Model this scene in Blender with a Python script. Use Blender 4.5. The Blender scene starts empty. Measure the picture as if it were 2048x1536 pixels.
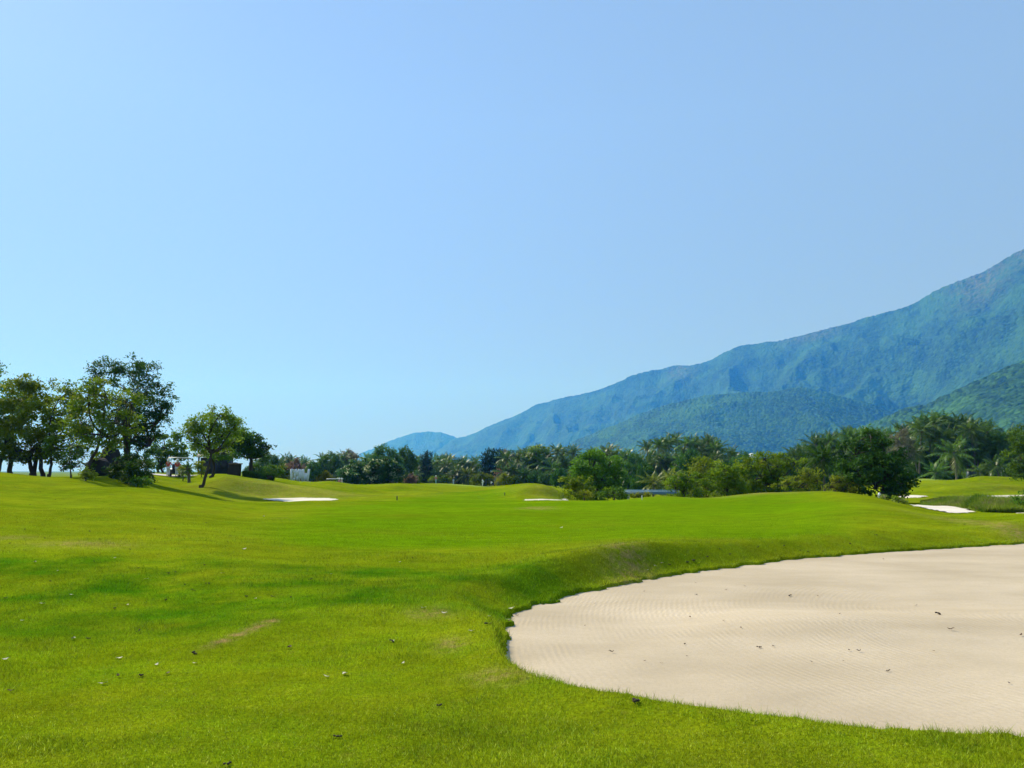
import bpy, math, random
import numpy as np
from mathutils import Vector, Matrix
rng = np.random.default_rng(7); random.seed(7)
sc = bpy.context.scene
# ------------------------------------------------------------------ camera, sky, sun, exposure
F = 1560.0; HOR = 942.0; EYE = 1.6
TH = math.atan((HOR-768)/F)
cam = bpy.data.cameras.new('camera'); co = bpy.data.objects.new('camera', cam)
sc.collection.objects.link(co); sc.camera = co
cam.lens = F/2048*36; cam.sensor_width = 36; cam.clip_start = .1; cam.clip_end = 40000
co.location = (0, 0, EYE); co.rotation_euler = (math.pi/2+TH, 0, 0)
SUN_EL, SUN_AZ = 39.0, -47.0        # azimuth measured from the view axis (+Y) towards +X
wd = bpy.data.worlds.new('World'); sc.world = wd; wd.use_nodes = True
nt = wd.node_tree; bg = nt.nodes['Background']
sky = nt.nodes.new('ShaderNodeTexSky'); sky.sky_type = 'NISHITA'; sky.sun_disc = False
sky.sun_elevation = math.radians(SUN_EL); sky.sun_rotation = math.radians(SUN_AZ)
sky.air_density = 1.0; sky.dust_density = .2; sky.ozone_density = 3.0; sky.altitude = 0
tint = nt.nodes.new('ShaderNodeMix'); tint.data_type = 'RGBA'; tint.blend_type = 'MULTIPLY'; tint.inputs[0].default_value = 1
tcw = nt.nodes.new('ShaderNodeTexCoord'); spx = nt.nodes.new('ShaderNodeSeparateXYZ'); rmp = nt.nodes.new('ShaderNodeValToRGB')
nt.links.new(tcw.outputs['Generated'], spx.inputs[0]); nt.links.new(spx.outputs[2], rmp.inputs[0]); nt.links.new(rmp.outputs[0], tint.inputs[7])
el = rmp.color_ramp.elements; el[0].position = 0; el[0].color = (.24, .20, .38, 1); el[1].position = .42; el[1].color = (.84, .83, .95, 1)
for p_, c_ in ((.06, (.30, .26, .42, 1)), (.18, (.55, .47, .58, 1))):
    q_ = el.new(p_); q_.color = c_
nt.links.new(sky.outputs[0], tint.inputs[6]); veil = nt.nodes.new('ShaderNodeMix'); veil.data_type = 'RGBA'; veil.inputs[0].default_value = .55; veil.inputs[7].default_value = (2.6, 3.95, 5.5, 1)
nt.links.new(tint.outputs[2], veil.inputs[6]); nt.links.new(veil.outputs[2], bg.inputs[0]); bg.inputs[1].default_value = .13
sl = bpy.data.lights.new('sun', 'SUN'); so = bpy.data.objects.new('sun', sl); sc.collection.objects.link(so)
sl.energy = 5.0; sl.angle = math.radians(.5); sl.color = (1, .955, .87)
e, a = math.radians(SUN_EL), math.radians(SUN_AZ)
sd = Vector((math.cos(e)*math.sin(a), math.cos(e)*math.cos(a), math.sin(e)))
so.rotation_euler = sd.to_track_quat('Z', 'Y').to_euler()
vs = sc.view_settings
vs.view_transform = 'Standard'; vs.look = 'None'; vs.exposure = .27; vs.gamma = 1; vs.use_curve_mapping = False
sc.cycles.max_bounces = 6; sc.cycles.transparent_max_bounces = 8; sc.cycles.volume_bounces = 3
# ------------------------------------------------------------------ helpers
def ray(px, py):
    a = (px-1024)/F; b = -(py-768)/F
    return a, math.cos(TH)-b*math.sin(TH), math.sin(TH)+b*math.cos(TH)
def at(px, py, Y):
    a, y, z = ray(px, py); k = Y/y
    return a*k, Y, EYE+z*k
def sstep(a, b, x):
    t = np.clip((x-a)/(b-a), 0, 1); return t*t*(3-2*t)
def _h(ix, iy, s=0):
    n = (ix.astype(np.int64)*374761393 + iy.astype(np.int64)*668265263 + s*2147483647) & 0xffffffff
    n = ((n ^ (n >> 13))*1274126177) & 0xffffffff
    return ((n ^ (n >> 16)) & 0xffff)/65535.0
def noise(x, y, s=0):
    ix, iy = np.floor(x), np.floor(y); fx, fy = x-ix, y-iy
    fx = fx*fx*(3-2*fx); fy = fy*fy*(3-2*fy)
    a = _h(ix, iy, s); b = _h(ix+1, iy, s); c = _h(ix, iy+1, s); d = _h(ix+1, iy+1, s)
    return (a*(1-fx)+b*fx)*(1-fy)+(c*(1-fx)+d*fx)*fy-.5
def fbm(x, y, o=4, s=0):
    r = 0; k = 1
    for i in range(o):
        r = r+noise(x*k, y*k, s+i)/k; k *= 2.03
    return r
def worley(x, y, s=0):
    ix, iy = np.floor(x), np.floor(y); m = np.full(x.shape, 9.)
    for i in (-1, 0, 1):
        for j in (-1, 0, 1):
            cx, cy = ix+i, iy+j
            m = np.minimum(m, (cx+_h(cx, cy, s)-x)**2+(cy+_h(cx, cy, s+5)-y)**2)
    return np.sqrt(m)
class MB:
    def __init__(s): s.V = []; s.F = []; s.n = 0; s.A = []
    def add(s, V, Fc, a=None):
        V = np.asarray(V, float).reshape(-1, 3); s.V.append(V); s.F.append(np.asarray(Fc, int)+s.n); s.n += len(V)
        s.A.append(np.full(len(V), .5) if a is None else np.broadcast_to(np.asarray(a, float), (len(V),)))
        return s
    def tube(s, pts, rad, n=6):
        pts = np.array(pts, float); m = len(pts)
        T = np.gradient(pts, axis=0); T /= np.linalg.norm(T, axis=1)[:, None]+1e-9
        ref = np.array([0, 1., .03]) if abs(T[0][2]) > .7 else np.array([.03, 0, 1.])
        N = np.cross(T, ref); N /= np.linalg.norm(N, axis=1)[:, None]+1e-9; B = np.cross(T, N)
        a = np.arange(n)/n*2*math.pi
        r = np.array(rad, float)[:, None, None]
        V = pts[:, None]+r*(np.cos(a)[None, :, None]*N[:, None]+np.sin(a)[None, :, None]*B[:, None])
        i = np.arange(m-1)[:, None]*n; j = np.arange(n)[None]; k = (j+1) % n
        Fc = np.stack([i+j, i+k, i+n+k, i+n+j], -1).reshape(-1, 4)
        return s.add(V.reshape(-1, 3), Fc)
    def box(s, c, d, rz=0, bev=0, taper=1):
        hx, hy, hz = d[0]/2, d[1]/2, d[2]/2
        P = []
        if bev <= 0:
            for z, k in ((-hz, 1), (hz, taper)):
                P += [(-hx*k, -hy*k, z), (hx*k, -hy*k, z), (hx*k, hy*k, z), (-hx*k, hy*k, z)]
            Fc = [(0, 3, 2, 1), (4, 5, 6, 7), (0, 1, 5, 4), (1, 2, 6, 5), (2, 3, 7, 6), (3, 0, 4, 7)]
        else:
            for z, q in ((-hz, bev), (-hz+bev, 0), (hz-bev, 0), (hz, bev)):
                k = taper if z > 0 else 1
                P += [((-hx+q)*k, (-hy+q)*k, z), ((hx-q)*k, (-hy+q)*k, z), ((hx-q)*k, (hy-q)*k, z), ((-hx+q)*k, (hy-q)*k, z)]
            Fc = [(0, 3, 2, 1), (12, 13, 14, 15)]
            for l in (0, 4, 8): Fc += [(l, l+1, l+5, l+4), (l+1, l+2, l+6, l+5), (l+2, l+3, l+7, l+6), (l+3, l, l+4, l+7)]
        P = np.array(P); cz, sz = math.cos(rz), math.sin(rz)
        P = np.stack([P[:, 0]*cz-P[:, 1]*sz, P[:, 0]*sz+P[:, 1]*cz, P[:, 2]], -1)+np.array(c)
        return s.add(P, Fc)
    def lathe(s, prof, c=(0, 0, 0), n=12, axis='z'):
        a = np.arange(n)/n*2*math.pi; P = []
        for r, z in prof: P.append(np.stack([np.cos(a)*r, np.sin(a)*r, np.full(n, z)], -1))
        P = np.concatenate(P); m = len(prof)
        if axis == 'x': P = P[:, [2, 0, 1]]
        if axis == 'y': P = P[:, [0, 2, 1]]
        i = np.arange(m-1)[:, None]*n; j = np.arange(n)[None]; k = (j+1) % n
        return s.add(P+np.array(c), np.stack([i+j, i+k, i+n+k, i+n+j], -1).reshape(-1, 4))
    def mesh(s, name, mat, smooth=False, attrs=None):
        V = np.concatenate(s.V); me = bpy.data.meshes.new(name)
        me.vertices.add(len(V)); me.vertices.foreach_set('co', V.astype(np.float32).ravel())
        sizes = np.concatenate([np.full(len(f), f.shape[1]) for f in s.F])
        li = np.concatenate([f.ravel() for f in s.F])
        me.loops.add(len(li)); me.loops.foreach_set('vertex_index', li.astype(np.int32))
        me.polygons.add(len(sizes))
        st = np.concatenate([[0], np.cumsum(sizes)[:-1]])
        me.polygons.foreach_set('loop_start', st.astype(np.int32)); me.polygons.foreach_set('loop_total', sizes.astype(np.int32))
        me.update(calc_edges=True)
        if smooth: me.polygons.foreach_set('use_smooth', np.ones(len(sizes), bool))
        at_ = me.attributes.new('rnd', 'FLOAT', 'POINT'); at_.data.foreach_set('value', np.concatenate(s.A).astype(np.float32))
        for k, v in (attrs or {}).items():
            q = me.attributes.new(k, 'FLOAT', 'POINT'); q.data.foreach_set('value', np.asarray(v, np.float32))
        me.materials.append(mat); me.validate(); return me
    def obj(s, name, mat, parent=None, smooth=False, attrs=None):
        return link(name, s.mesh(name, mat, smooth, attrs), parent)
def link(name, data, parent=None):
    o = bpy.data.objects.new(name, data); sc.collection.objects.link(o); o.parent = parent; return o
def tag(o, label, cat, group=None, kind=None):
    o['label'] = label; o['category'] = cat
    if group: o['group'] = group
    if kind: o['kind'] = kind
    return o
def struct(o, label, cat):
    return tag(o, label, cat, kind='structure')
def empty(name, loc, rz=0, s=1):
    o = link(name, None); o.location = loc; o.rotation_euler.z = rz; o.scale = (s, s, s); return o
def dup(root, loc, rz=0, s=(1, 1, 1)):
    r = root.copy(); sc.collection.objects.link(r); r.location = loc; r.rotation_euler.z = rz; r.scale = s
    for ch in root.children:
        c = ch.copy(); sc.collection.objects.link(c); c.parent = r
        for g in ch.children:
            d = g.copy(); sc.collection.objects.link(d); d.parent = c
    return r
ORD = 'first second third fourth fifth sixth seventh eighth ninth tenth eleventh twelfth thirteenth fourteenth fifteenth sixteenth seventeenth eighteenth nineteenth twentieth'.split()
TENS = {20: 'twenty', 30: 'thirty', 40: 'forty'}
def ordw(i):
    if i < 20: return ORD[i]
    return TENS[(i+1)//10*10]+'-'+ORD[(i+1) % 10-1] if (i+1) % 10 else {30: 'thirtieth', 40: 'fortieth', 50: 'fiftieth'}[i+1]
# ------------------------------------------------------------------ materials
def M(name):
    m = bpy.data.materials.new(name); m.use_nodes = True; return m, m.node_tree.nodes, m.node_tree.links, m.node_tree.nodes['Principled BSDF']
def N(nodes, t, **kw):
    n = nodes.new('ShaderNode'+t)
    for k, v in kw.items():
        if k[0] == '_': n.inputs[int(k[1:])].default_value = v
        else: setattr(n, k, v)
    return n
def mixc(nodes, links, fac, a, b, mode='MIX'):
    n = nodes.new('ShaderNodeMix'); n.data_type = 'RGBA'; n.blend_type = mode; n.clamp_factor = True
    for sock, v in ((n.inputs[0], fac), (n.inputs[6], a), (n.inputs[7], b)):
        if hasattr(v, 'links') or hasattr(v, 'is_output'): links.new(v, sock)
        elif sock == n.inputs[0]: sock.default_value = v
        else: sock.default_value = (*v[:3], 1)
    return n.outputs[2]
def mathn(nodes, links, op, a, b=0.):
    n = nodes.new('ShaderNodeMath'); n.operation = op
    for s, v in ((n.inputs[0], a), (n.inputs[1], b)):
        if hasattr(v, 'is_output'): links.new(v, s)
        else: s.default_value = v
    return n.outputs[0]
def mapr(nodes, links, v, a, b, c=0., d=1.):
    n = nodes.new('ShaderNodeMapRange'); links.new(v, n.inputs[0])
    for i, k in enumerate((a, b, c, d)): n.inputs[i+1].default_value = k
    return n.outputs[0]
def nz(nodes, links, co, scale, detail=3, rough=.55, vec_scale=None):
    if vec_scale:
        mp = nodes.new('ShaderNodeMapping'); mp.inputs[3].default_value = vec_scale; links.new(co, mp.inputs[0]); co = mp.outputs[0]
    n = nodes.new('ShaderNodeTexNoise'); links.new(co, n.inputs['Vector'])
    n.inputs['Scale'].default_value = scale; n.inputs['Detail'].default_value = detail; n.inputs['Roughness'].default_value = rough
    return n.outputs[0]
def plain(name, col, rough=.6, var=.15, scale=8, metal=0, bump=0.):
    m, n, l, p = M(name)
    tc = N(n, 'TexCoord'); v = nz(n, l, tc.outputs['Object'], scale, 4)
    c = mixc(n, l, mapr(n, l, v, .3, .7), [x*(1-var) for x in col], [min(1, x*(1+var)) for x in col])
    l.new(c, p.inputs['Base Color']); p.inputs['Roughness'].default_value = rough; p.inputs['Metallic'].default_value = metal
    if bump:
        b = N(n, 'Bump'); b.inputs['Strength'].default_value = bump; b.inputs['Distance'].default_value = .03
        l.new(nz(n, l, tc.outputs['Object'], scale*3, 5), b.inputs['Height']); l.new(b.outputs[0], p.inputs['Normal'])
    return m
def grass_mat(blade=False):
    m, n, l, p = M('grass_blades' if blade else 'turf')
    geo = N(n, 'NewGeometry'); pos = geo.outputs['Position']
    def A(k): q = N(n, 'Attribute'); q.attribute_name = k; return q.outputs['Fac']
    n1 = nz(n, l, pos, .22, 4); n2 = nz(n, l, pos, 1.3, 4, .6); n3 = nz(n, l, pos, 9, 3, .6)
    c = mixc(n, l, mapr(n, l, n1, .35, .65), (.138, .200, .003), (.215, .258, .006))
    c = mixc(n, l, mapr(n, l, n2, .42, .75, 0, .55), c, (.120, .225, .005))
    c = mixc(n, l, mapr(n, l, n3, .55, .8, 0, .35), c, (.25, .225, .035))
    fa = mixc(n, l, mapr(n, l, nz(n, l, pos, .12, 4, .6, (.35, 1, 1)), .35, .7), (.104, .208, .002), (.145, .238, .003))
    c = mixc(n, l, A('fair'), c, fa)
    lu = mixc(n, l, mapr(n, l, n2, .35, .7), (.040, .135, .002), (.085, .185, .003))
    c = mixc(n, l, mathn(n, l, 'MULTIPLY', A('dark_green'), mapr(n, l, nz(n, l, pos, .8, 5, .65), .36, .62, .1, 1)), c, lu)
    c = mixc(n, l, A('pale'), c, (.30, .42, .09))
    c = mixc(n, l, mapr(n, l, nz(n, l, pos, .33, 5, .65, (.5, 1, 1)), .5, .72, 0, .5), c, (.150, .165, .006))
    br = mixc(n, l, n3, (.24, .16, .05), (.32, .25, .10))
    c = mixc(n, l, mathn(n, l, 'MULTIPLY', A('brown'), mapr(n, l, nz(n, l, pos, 7, 6, .75), .42, .58, .05, 1)), c, br)
    if blade:
        k = A('rnd'); v = mapr(n, l, k, 0, 1, .6, 2.5)
        c = mixc(n, l, mapr(n, l, k, .93, 1.0, 0, .8), c, (.36, .38, .07))
    else:
        f1 = nz(n, l, pos, 38, 2, .7); f2 = nz(n, l, pos, 3.5, 4, .7)
        v = mathn(n, l, 'MULTIPLY', mapr(n, l, f1, .25, .75, .58, 1.32), mapr(n, l, f2, .3, .7, .9, 1.1))
    v = mathn(n, l, 'MULTIPLY', v, mapr(n, l, nz(n, l, pos, 1.7, 5, .7, (.6, 1, 1)), .3, .7, .80, 1.2))
    v = mathn(n, l, 'MULTIPLY', v, mapr(n, l, nz(n, l, pos, .2, 3, .6, (.4, 1, 1)), .3, .7, .9, 1.1))
    hs = N(n, 'HueSaturation'); l.new(c, hs.inputs['Color']); l.new(v, hs.inputs['Value'])
    c = hs.outputs[0]
    l.new(c, p.inputs['Base Color']); p.inputs['Roughness'].default_value = .62 if blade else .85
    p.inputs['Specular IOR Level'].default_value = .12 if blade else 0
    if blade:
        t = N(n, 'BsdfTranslucent'); l.new(c, t.inputs[0]); mx = N(n, 'MixShader'); mx.inputs[0].default_value = .4
        l.new(p.outputs[0], mx.inputs[1]); l.new(t.outputs[0], mx.inputs[2]); l.new(mx.outputs[0], n['Material Output'].inputs[0])
    else:
        b = N(n, 'Bump'); b.inputs['Strength'].default_value = .7; b.inputs['Distance'].default_value = .012
        l.new(nz(n, l, pos, 60, 3, .7), b.inputs['Height'])
        b2 = N(n, 'Bump'); b2.inputs['Strength'].default_value = .6; b2.inputs['Distance'].default_value = .05
        l.new(nz(n, l, pos, 6, 5, .7), b2.inputs['Height']); l.new(b.outputs[0], b2.inputs['Normal'])
        l.new(b2.outputs[0], p.inputs['Normal'])
    return m
def leaf_mat(name, a, b, c=None, trans=.46, rough=.6, spec=.12, cf=.85):
    a = [q*1.5 for q in a]; b = [q*1.95 for q in b]
    m, n, l, p = M(name)
    q = N(n, 'Attribute'); q.attribute_name = 'rnd'; oi = N(n, 'ObjectInfo')
    tc = N(n, 'TexCoord'); v = nz(n, l, tc.outputs['Object'], .7, 3)
    f = mathn(n, l, 'ADD', mathn(n, l, 'MULTIPLY', q.outputs['Fac'], .6), mapr(n, l, v, .3, .7, -.1, .5))
    col = mixc(n, l, f, a, b)
    if c: col = mixc(n, l, mapr(n, l, q.outputs['Fac'], cf, cf+.04), col, c)
    hs = N(n, 'HueSaturation'); l.new(col, hs.inputs['Color'])
    l.new(mapr(n, l, oi.outputs['Random'], 0, 1, .8, 1.2), hs.inputs['Value']); l.new(mapr(n, l, oi.outputs['Random'], 0, 1, .49, .512), hs.inputs['Hue'])
    l.new(hs.outputs[0], p.inputs['Base Color']); p.inputs['Roughness'].default_value = rough; p.inputs['Specular IOR Level'].default_value = spec
    t = N(n, 'BsdfTranslucent'); l.new(hs.outputs[0], t.inputs[0]); mx = N(n, 'MixShader'); mx.inputs[0].default_value = trans
    l.new(p.outputs[0], mx.inputs[1]); l.new(t.outputs[0], mx.inputs[2]); l.new(mx.outputs[0], n['Material Output'].inputs[0])
    return m
def hill_mat(name, a, b, dry, s):
    m, n, l, p = M(name)
    pos = N(n, 'NewGeometry').outputs['Position']
    vo = N(n, 'TexVoronoi'); vo.inputs['Scale'].default_value = s; l.new(pos, vo.inputs['Vector'])
    n1 = nz(n, l, pos, .0036, 6, .65); n2 = nz(n, l, pos, s*.6, 5, .7)
    c = mixc(n, l, mapr(n, l, vo.outputs['Color'], .1, .9), [x*.6 for x in a], [x*1.3 for x in b])
    c = mixc(n, l, mapr(n, l, n1, .45, .62, 0, .75), c, [x*1.8 for x in b])
    c = mixc(n, l, mapr(n, l, nz(n, l, pos, .013, 6, .7), .5, .68, 0, .7), c, [x*.45 for x in a])
    q = N(n, 'Attribute'); q.attribute_name = 'dry'
    c = mixc(n, l, mathn(n, l, 'MULTIPLY', q.outputs['Fac'], mapr(n, l, n2, .4, .6)), c, dry)
    l.new(c, p.inputs['Base Color']); p.inputs['Roughness'].default_value = .9; p.inputs['Specular IOR Level'].default_value = .1
    bu = N(n, 'Bump'); bu.inputs['Strength'].default_value = .8; bu.inputs['Distance'].default_value = 12
    h = mathn(n, l, 'SUBTRACT', n2, vo.outputs['Distance']); l.new(h, bu.inputs['Height']); l.new(bu.outputs[0], p.inputs['Normal'])
    return m
def sand_mat(name, a, b, rake=True):
    m, n, l, p = M(name)
    pos = N(n, 'NewGeometry').outputs['Position']
    c = mixc(n, l, mapr(n, l, nz(n, l, pos, .55, 5, .6, (.6, 1, 1)), .35, .65), a, b)
    c = mixc(n, l, mapr(n, l, nz(n, l, pos, 30, 3, .8), .4, .7, 0, .45), c, [x*.84 for x in a])
    c = mixc(n, l, mapr(n, l, nz(n, l, pos, 95, 2, .7), .55, .8, 0, .4), c, [x*.6 for x in a])
    c = mixc(n, l, mapr(n, l, nz(n, l, pos, 14, 4, .7), .62, .8, 0, .25), c, [x*.72 for x in a])
    l.new(c, p.inputs['Base Color']); p.inputs['Roughness'].default_value = .95; p.inputs['Specular IOR Level'].default_value = 0
    b1 = N(n, 'Bump'); b1.inputs['Strength'].default_value = .55; b1.inputs['Distance'].default_value = .006
    l.new(nz(n, l, pos, 70, 4, .75), b1.inputs['Height']); last = b1.outputs[0]
    if rake:
        for cx, cy, msk, sc_ in ((6.9, 8.6, .44, 4.6), (4.6, 8.1, .52, 5.2)):
            mp = N(n, 'Mapping'); mp.inputs[1].default_value = (-cx, -cy*1.0, 0); l.new(pos, mp.inputs[0])
            mp2 = N(n, 'Mapping'); mp2.inputs[3].default_value = (1, .62, 0); l.new(mp.outputs[0], mp2.inputs[0])
            w = N(n, 'TexWave'); w.wave_type = 'RINGS'; w.rings_direction = 'SPHERICAL'; l.new(mp2.outputs[0], w.inputs['Vector'])
            w.inputs['Scale'].default_value = sc_; w.inputs['Distortion'].default_value = 2.6; w.inputs['Detail'].default_value = 3; w.inputs['Detail Scale'].default_value = .8
            k = mathn(n, l, 'MULTIPLY', w.outputs['Fac'], mapr(n, l, nz(n, l, pos, .5, 3), msk-.05, msk+.12))
            bb = N(n, 'Bump'); bb.inputs['Strength'].default_value = .13; bb.inputs['Distance'].default_value = .012
            l.new(k, bb.inputs['Height']); l.new(last, bb.inputs['Normal']); last = bb.outputs[0]
    l.new(last, p.inputs['Normal'])
    return m
def bark(name, col):
    m, n, l, p = M(name); tc = N(n, 'TexCoord')
    v = nz(n, l, tc.outputs['Object'], 5, 5, .7, (1, 1, .25))
    l.new(mixc(n, l, mapr(n, l, v, .3, .7), [x*.6 for x in col], [x*1.3 for x in col]), p.inputs['Base Color'])
    p.inputs['Roughness'].default_value = .9
    b = N(n, 'Bump'); b.inputs['Strength'].default_value = .8; b.inputs['Distance'].default_value = .04; l.new(v, b.inputs['Height']); l.new(b.outputs[0], p.inputs['Normal'])
    return m
TURF = grass_mat(); BLADE = grass_mat(True)
SAND = sand_mat('sand', (.445, .368, .262), (.58, .487, .36)); SANDW = sand_mat('white_sand', (.66, .60, .50), (.76, .70, .60), False)
L_OLIVE = leaf_mat('leaf_olive', (.040, .088, .004), (.135, .185, .008), (.20, .15, .02), cf=.985)
L_MID = leaf_mat('leaf_mid', (.024, .072, .007), (.080, .145, .010))
L_DARK = leaf_mat('leaf_dark', (.008, .034, .006), (.046, .108, .010), trans=.34)
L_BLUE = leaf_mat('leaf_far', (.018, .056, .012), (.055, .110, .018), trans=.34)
L_GOLD = leaf_mat('leaf_golden', (.060, .095, .006), (.165, .175, .010), (.22, .18, .02), cf=.985)
L_PINK = leaf_mat('leaf_pink', (.07, .07, .03), (.20, .11, .075), (.32, .20, .14))
L_FLOWER = leaf_mat('leaf_blossom', (.014, .050, .012), (.045, .110, .018), (.66, .70, .42), cf=.88)
L_CONIF = leaf_mat('leaf_conifer', (.006, .022, .012), (.018, .045, .018), trans=.1)
L_GREY = leaf_mat('leaf_greyish', (.07, .085, .045), (.14, .14, .08), (.26, .24, .18))
L_PALM = leaf_mat('palm_frond', (.014, .052, .008), (.085, .145, .022), (.26, .23, .09), trans=.38, rough=.42, spec=.4, cf=.95)
L_PALMY = leaf_mat('palm_frond_yellow', (.045, .08, .008), (.13, .15, .016), (.34, .30, .12), trans=.36, rough=.5, spec=.3, cf=.94)
L_WEED = leaf_mat('weed_leaf', (.040, .105, .006), (.180, .225, .020), (.30, .27, .10), cf=.85)
BARK = bark('bark', (.045, .034, .024)); BARKP = bark('palm_bark', (.13, .115, .09))
STONE = plain('boulder', (.016, .016, .016), .9, .35, 1.2, bump=.8)
WHITE = plain('white_paint', (.78, .80, .80), .5, .05); GREYW = plain('letter_white', (.62, .68, .70), .45, .12, 3)
DARKM = plain('dark_plastic', (.025, .027, .03), .5); BLACK = plain('rubber', (.015, .015, .015), .8)
CONC = plain('concrete', (.45, .43, .39), .85, .12, 2)
STEELB = plain('pale_blue_steel', (.20, .34, .46), .45, .1)
# ------------------------------------------------------------------ terrain height field
CP = []
def cp(px, *rows):
    for py, Y in rows:
        x, y, z = at(px, py, Y); CP.append((x/y, math.log(y), z))
for px in (-500, 0, 400, 800, 1200, 1600, 2048, 2600):      # near lawn, level
    for Y in (1.5, 3, 5, 7.5):
        CP.append(((px-1024)/F, math.log(Y), 0.0))
cp(-500, (1090, 13), (1010, 22), (940, 36), (905, 48), (930, 75))
cp(0, (1208, 9.6), (1104, 13.2), (1040, 20), (985, 32), (946, 45), (952, 62))
cp(150, (1106, 13.2), (1048, 20), (1000, 31), (956, 43), (958, 56))
cp(230, (1107, 13.4), (1000, 31), (972, 41), (948, 55), (952, 75))
cp(300, (1209, 9.6), (1108, 13.6), (1045, 21), (985, 38), (972, 50), (948, 78))
cp(350, (1020, 29), (994, 37), (984, 46), (958, 74), (946, 100))
cp(400, (1208, 9.6), (1108, 13.6), (1050, 21), (1004, 35), (991, 46), (975, 58), (962, 70), (945, 100))
cp(450, (1008, 36), (999, 46), (990, 54), (970, 58.5), (951, 63), (948, 76), (948, 90))
cp(500, (1108, 14), (1023, 32), (1002, 44), (996, 54.5), (976, 59), (960, 62.5), (956, 72), (955, 90))
cp(560, (1100, 15), (1004, 43), (996.5, 55), (981, 59.5), (967, 63.5), (964, 74), (956, 100))
cp(600, (1208, 9.5), (1045, 24), (1003, 44), (996.5, 55), (986, 59.5), (974.5, 63.5), (973, 74), (967, 94), (963, 110), (963, 130))
cp(660, (1003, 44), (997, 55), (991, 59), (985, 63), (981, 74), (966, 86), (962, 94), (966, 120))
cp(720, (1000, 50), (993, 58), (990, 63), (988, 76), (975, 88), (971, 96), (972, 125))
cp(800, (1102, 15.4), (1050, 23.6), (1010, 37), (996, 50), (991, 66), (985, 82), (971, 91), (967, 100), (967, 140), (969, 170))
cp(860, (1000, 46), (986, 78), (976, 96), (971, 138), (966, 172))
cp(1000, (1206, 9.5), (1100, 15.8), (1050, 23.6), (1010, 38), (991, 58), (981, 85), (975, 120), (974, 168))
cp(1090, (1000, 46), (996, 54), (980, 58.5), (971, 64), (970, 100), (972, 150))
cp(1160, (1095, 16), (1050, 23.8), (1010, 36), (1001, 45), (1010, 62), (1005, 100))
cp(1250, (1096, 14.3), (1093, 15.2), (1050, 23.4), (1012, 35), (999, 44), (1013, 62), (1006, 100), (985, 150))
cp(1320, (1010, 35), (993, 45), (1008, 60), (1002, 100))
cp(1400, (1098, 15.2), (1050, 23.4), (1012, 34), (997, 46), (1005, 62), (998, 100), (975, 160))
cp(1500, (1092, 16), (1005, 35), (988, 47), (1002, 60), (1003, 100), (985, 150))
cp(1600, (1088, 16.8), (1045, 23.5), (1003, 34), (983.5, 45), (998, 58), (1000, 100), (975, 160))
cp(1660, (1000, 32), (981, 42), (996, 54))
cp(1740, (1080, 18), (1005, 30), (991, 39), (1003, 50), (990, 100))
cp(1830, (1068, 20), (1030, 26), (1010, 36), (1010, 45), (992, 60), (968, 90), (958, 115))
cp(1900, (1060, 21.3), (1036, 25.5), (1027, 30.5), (1011, 38), (1006, 46), (991, 62), (983, 67), (976, 72), (967, 92), (960, 125))
cp(1960, (1050, 22.5), (1030, 27), (1023, 32), (1010, 42), (992, 62), (985, 67), (977, 71), (974, 80), (963, 86), (960, 100), (955, 130))
cp(2048, (1038, 23.2), (1030, 25), (1026, 29), (1018, 36), (1008, 46), (991, 61), (980, 72), (975, 78), (964, 90), (956, 130))
cp(2400, (1020, 27), (1010, 40), (985, 62), (960, 95), (955, 130))
for px in (-900, -300, 200, 500, 800, 1100, 1400, 1700, 2048, 2900): CP.append(((px-1024)/F, math.log(200), -1.6))
for px in (-900, 2900):
    for Y in (2, 6, 20, 70): CP.append(((px-1024)/F, math.log(Y), 0))
CP = np.array(CP); KU = 3.2
PP = CP[:, :2]*np.array([KU, 1])
def _U(r2): return .5*r2*np.log(r2+1e-9)
n_ = len(PP); D2 = ((PP[:, None]-PP[None])**2).sum(-1)
Amat = np.zeros((n_+3, n_+3)); Amat[:n_, :n_] = _U(D2)+np.eye(n_)*4e-4
Amat[:n_, n_] = 1; Amat[:n_, n_+1:] = PP; Amat[n_, :n_] = 1; Amat[n_+1:, :n_] = PP.T
sol = np.linalg.solve(Amat, np.concatenate([CP[:, 2], np.zeros(3)]))
WARP = [(440, 490, 700, 770, (50, 57.4, 60, 72), (50, 55, 63.5, 72)), (745, 790, 850, 900, (74, 85.2, 87.4, 97), (74, 82, 91, 97)),
        (1030, 1060, 1120, 1150, (48, 57.6, 60.2, 72), (48, 54, 64, 72)), (1850, 1890, 2200, 2400, (54, 65, 68, 80), (54, 62, 72, 80))]
def warp(x, y):
    # shortens the climb of the mown banks: steep faces towards the tee, level ground before and behind
    y = y.copy(); pxx = 1024+F*x/np.maximum(y, 1)
    for a, b, c, d, src, dst in WARP:
        w = sstep(a, b, pxx)*(1-sstep(c, d, pxx)); m = (w > 0) & (y > src[0]) & (y < src[-1])
        y[m] += w[m]*(np.interp(y[m], src, dst)-y[m])
    return y
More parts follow.
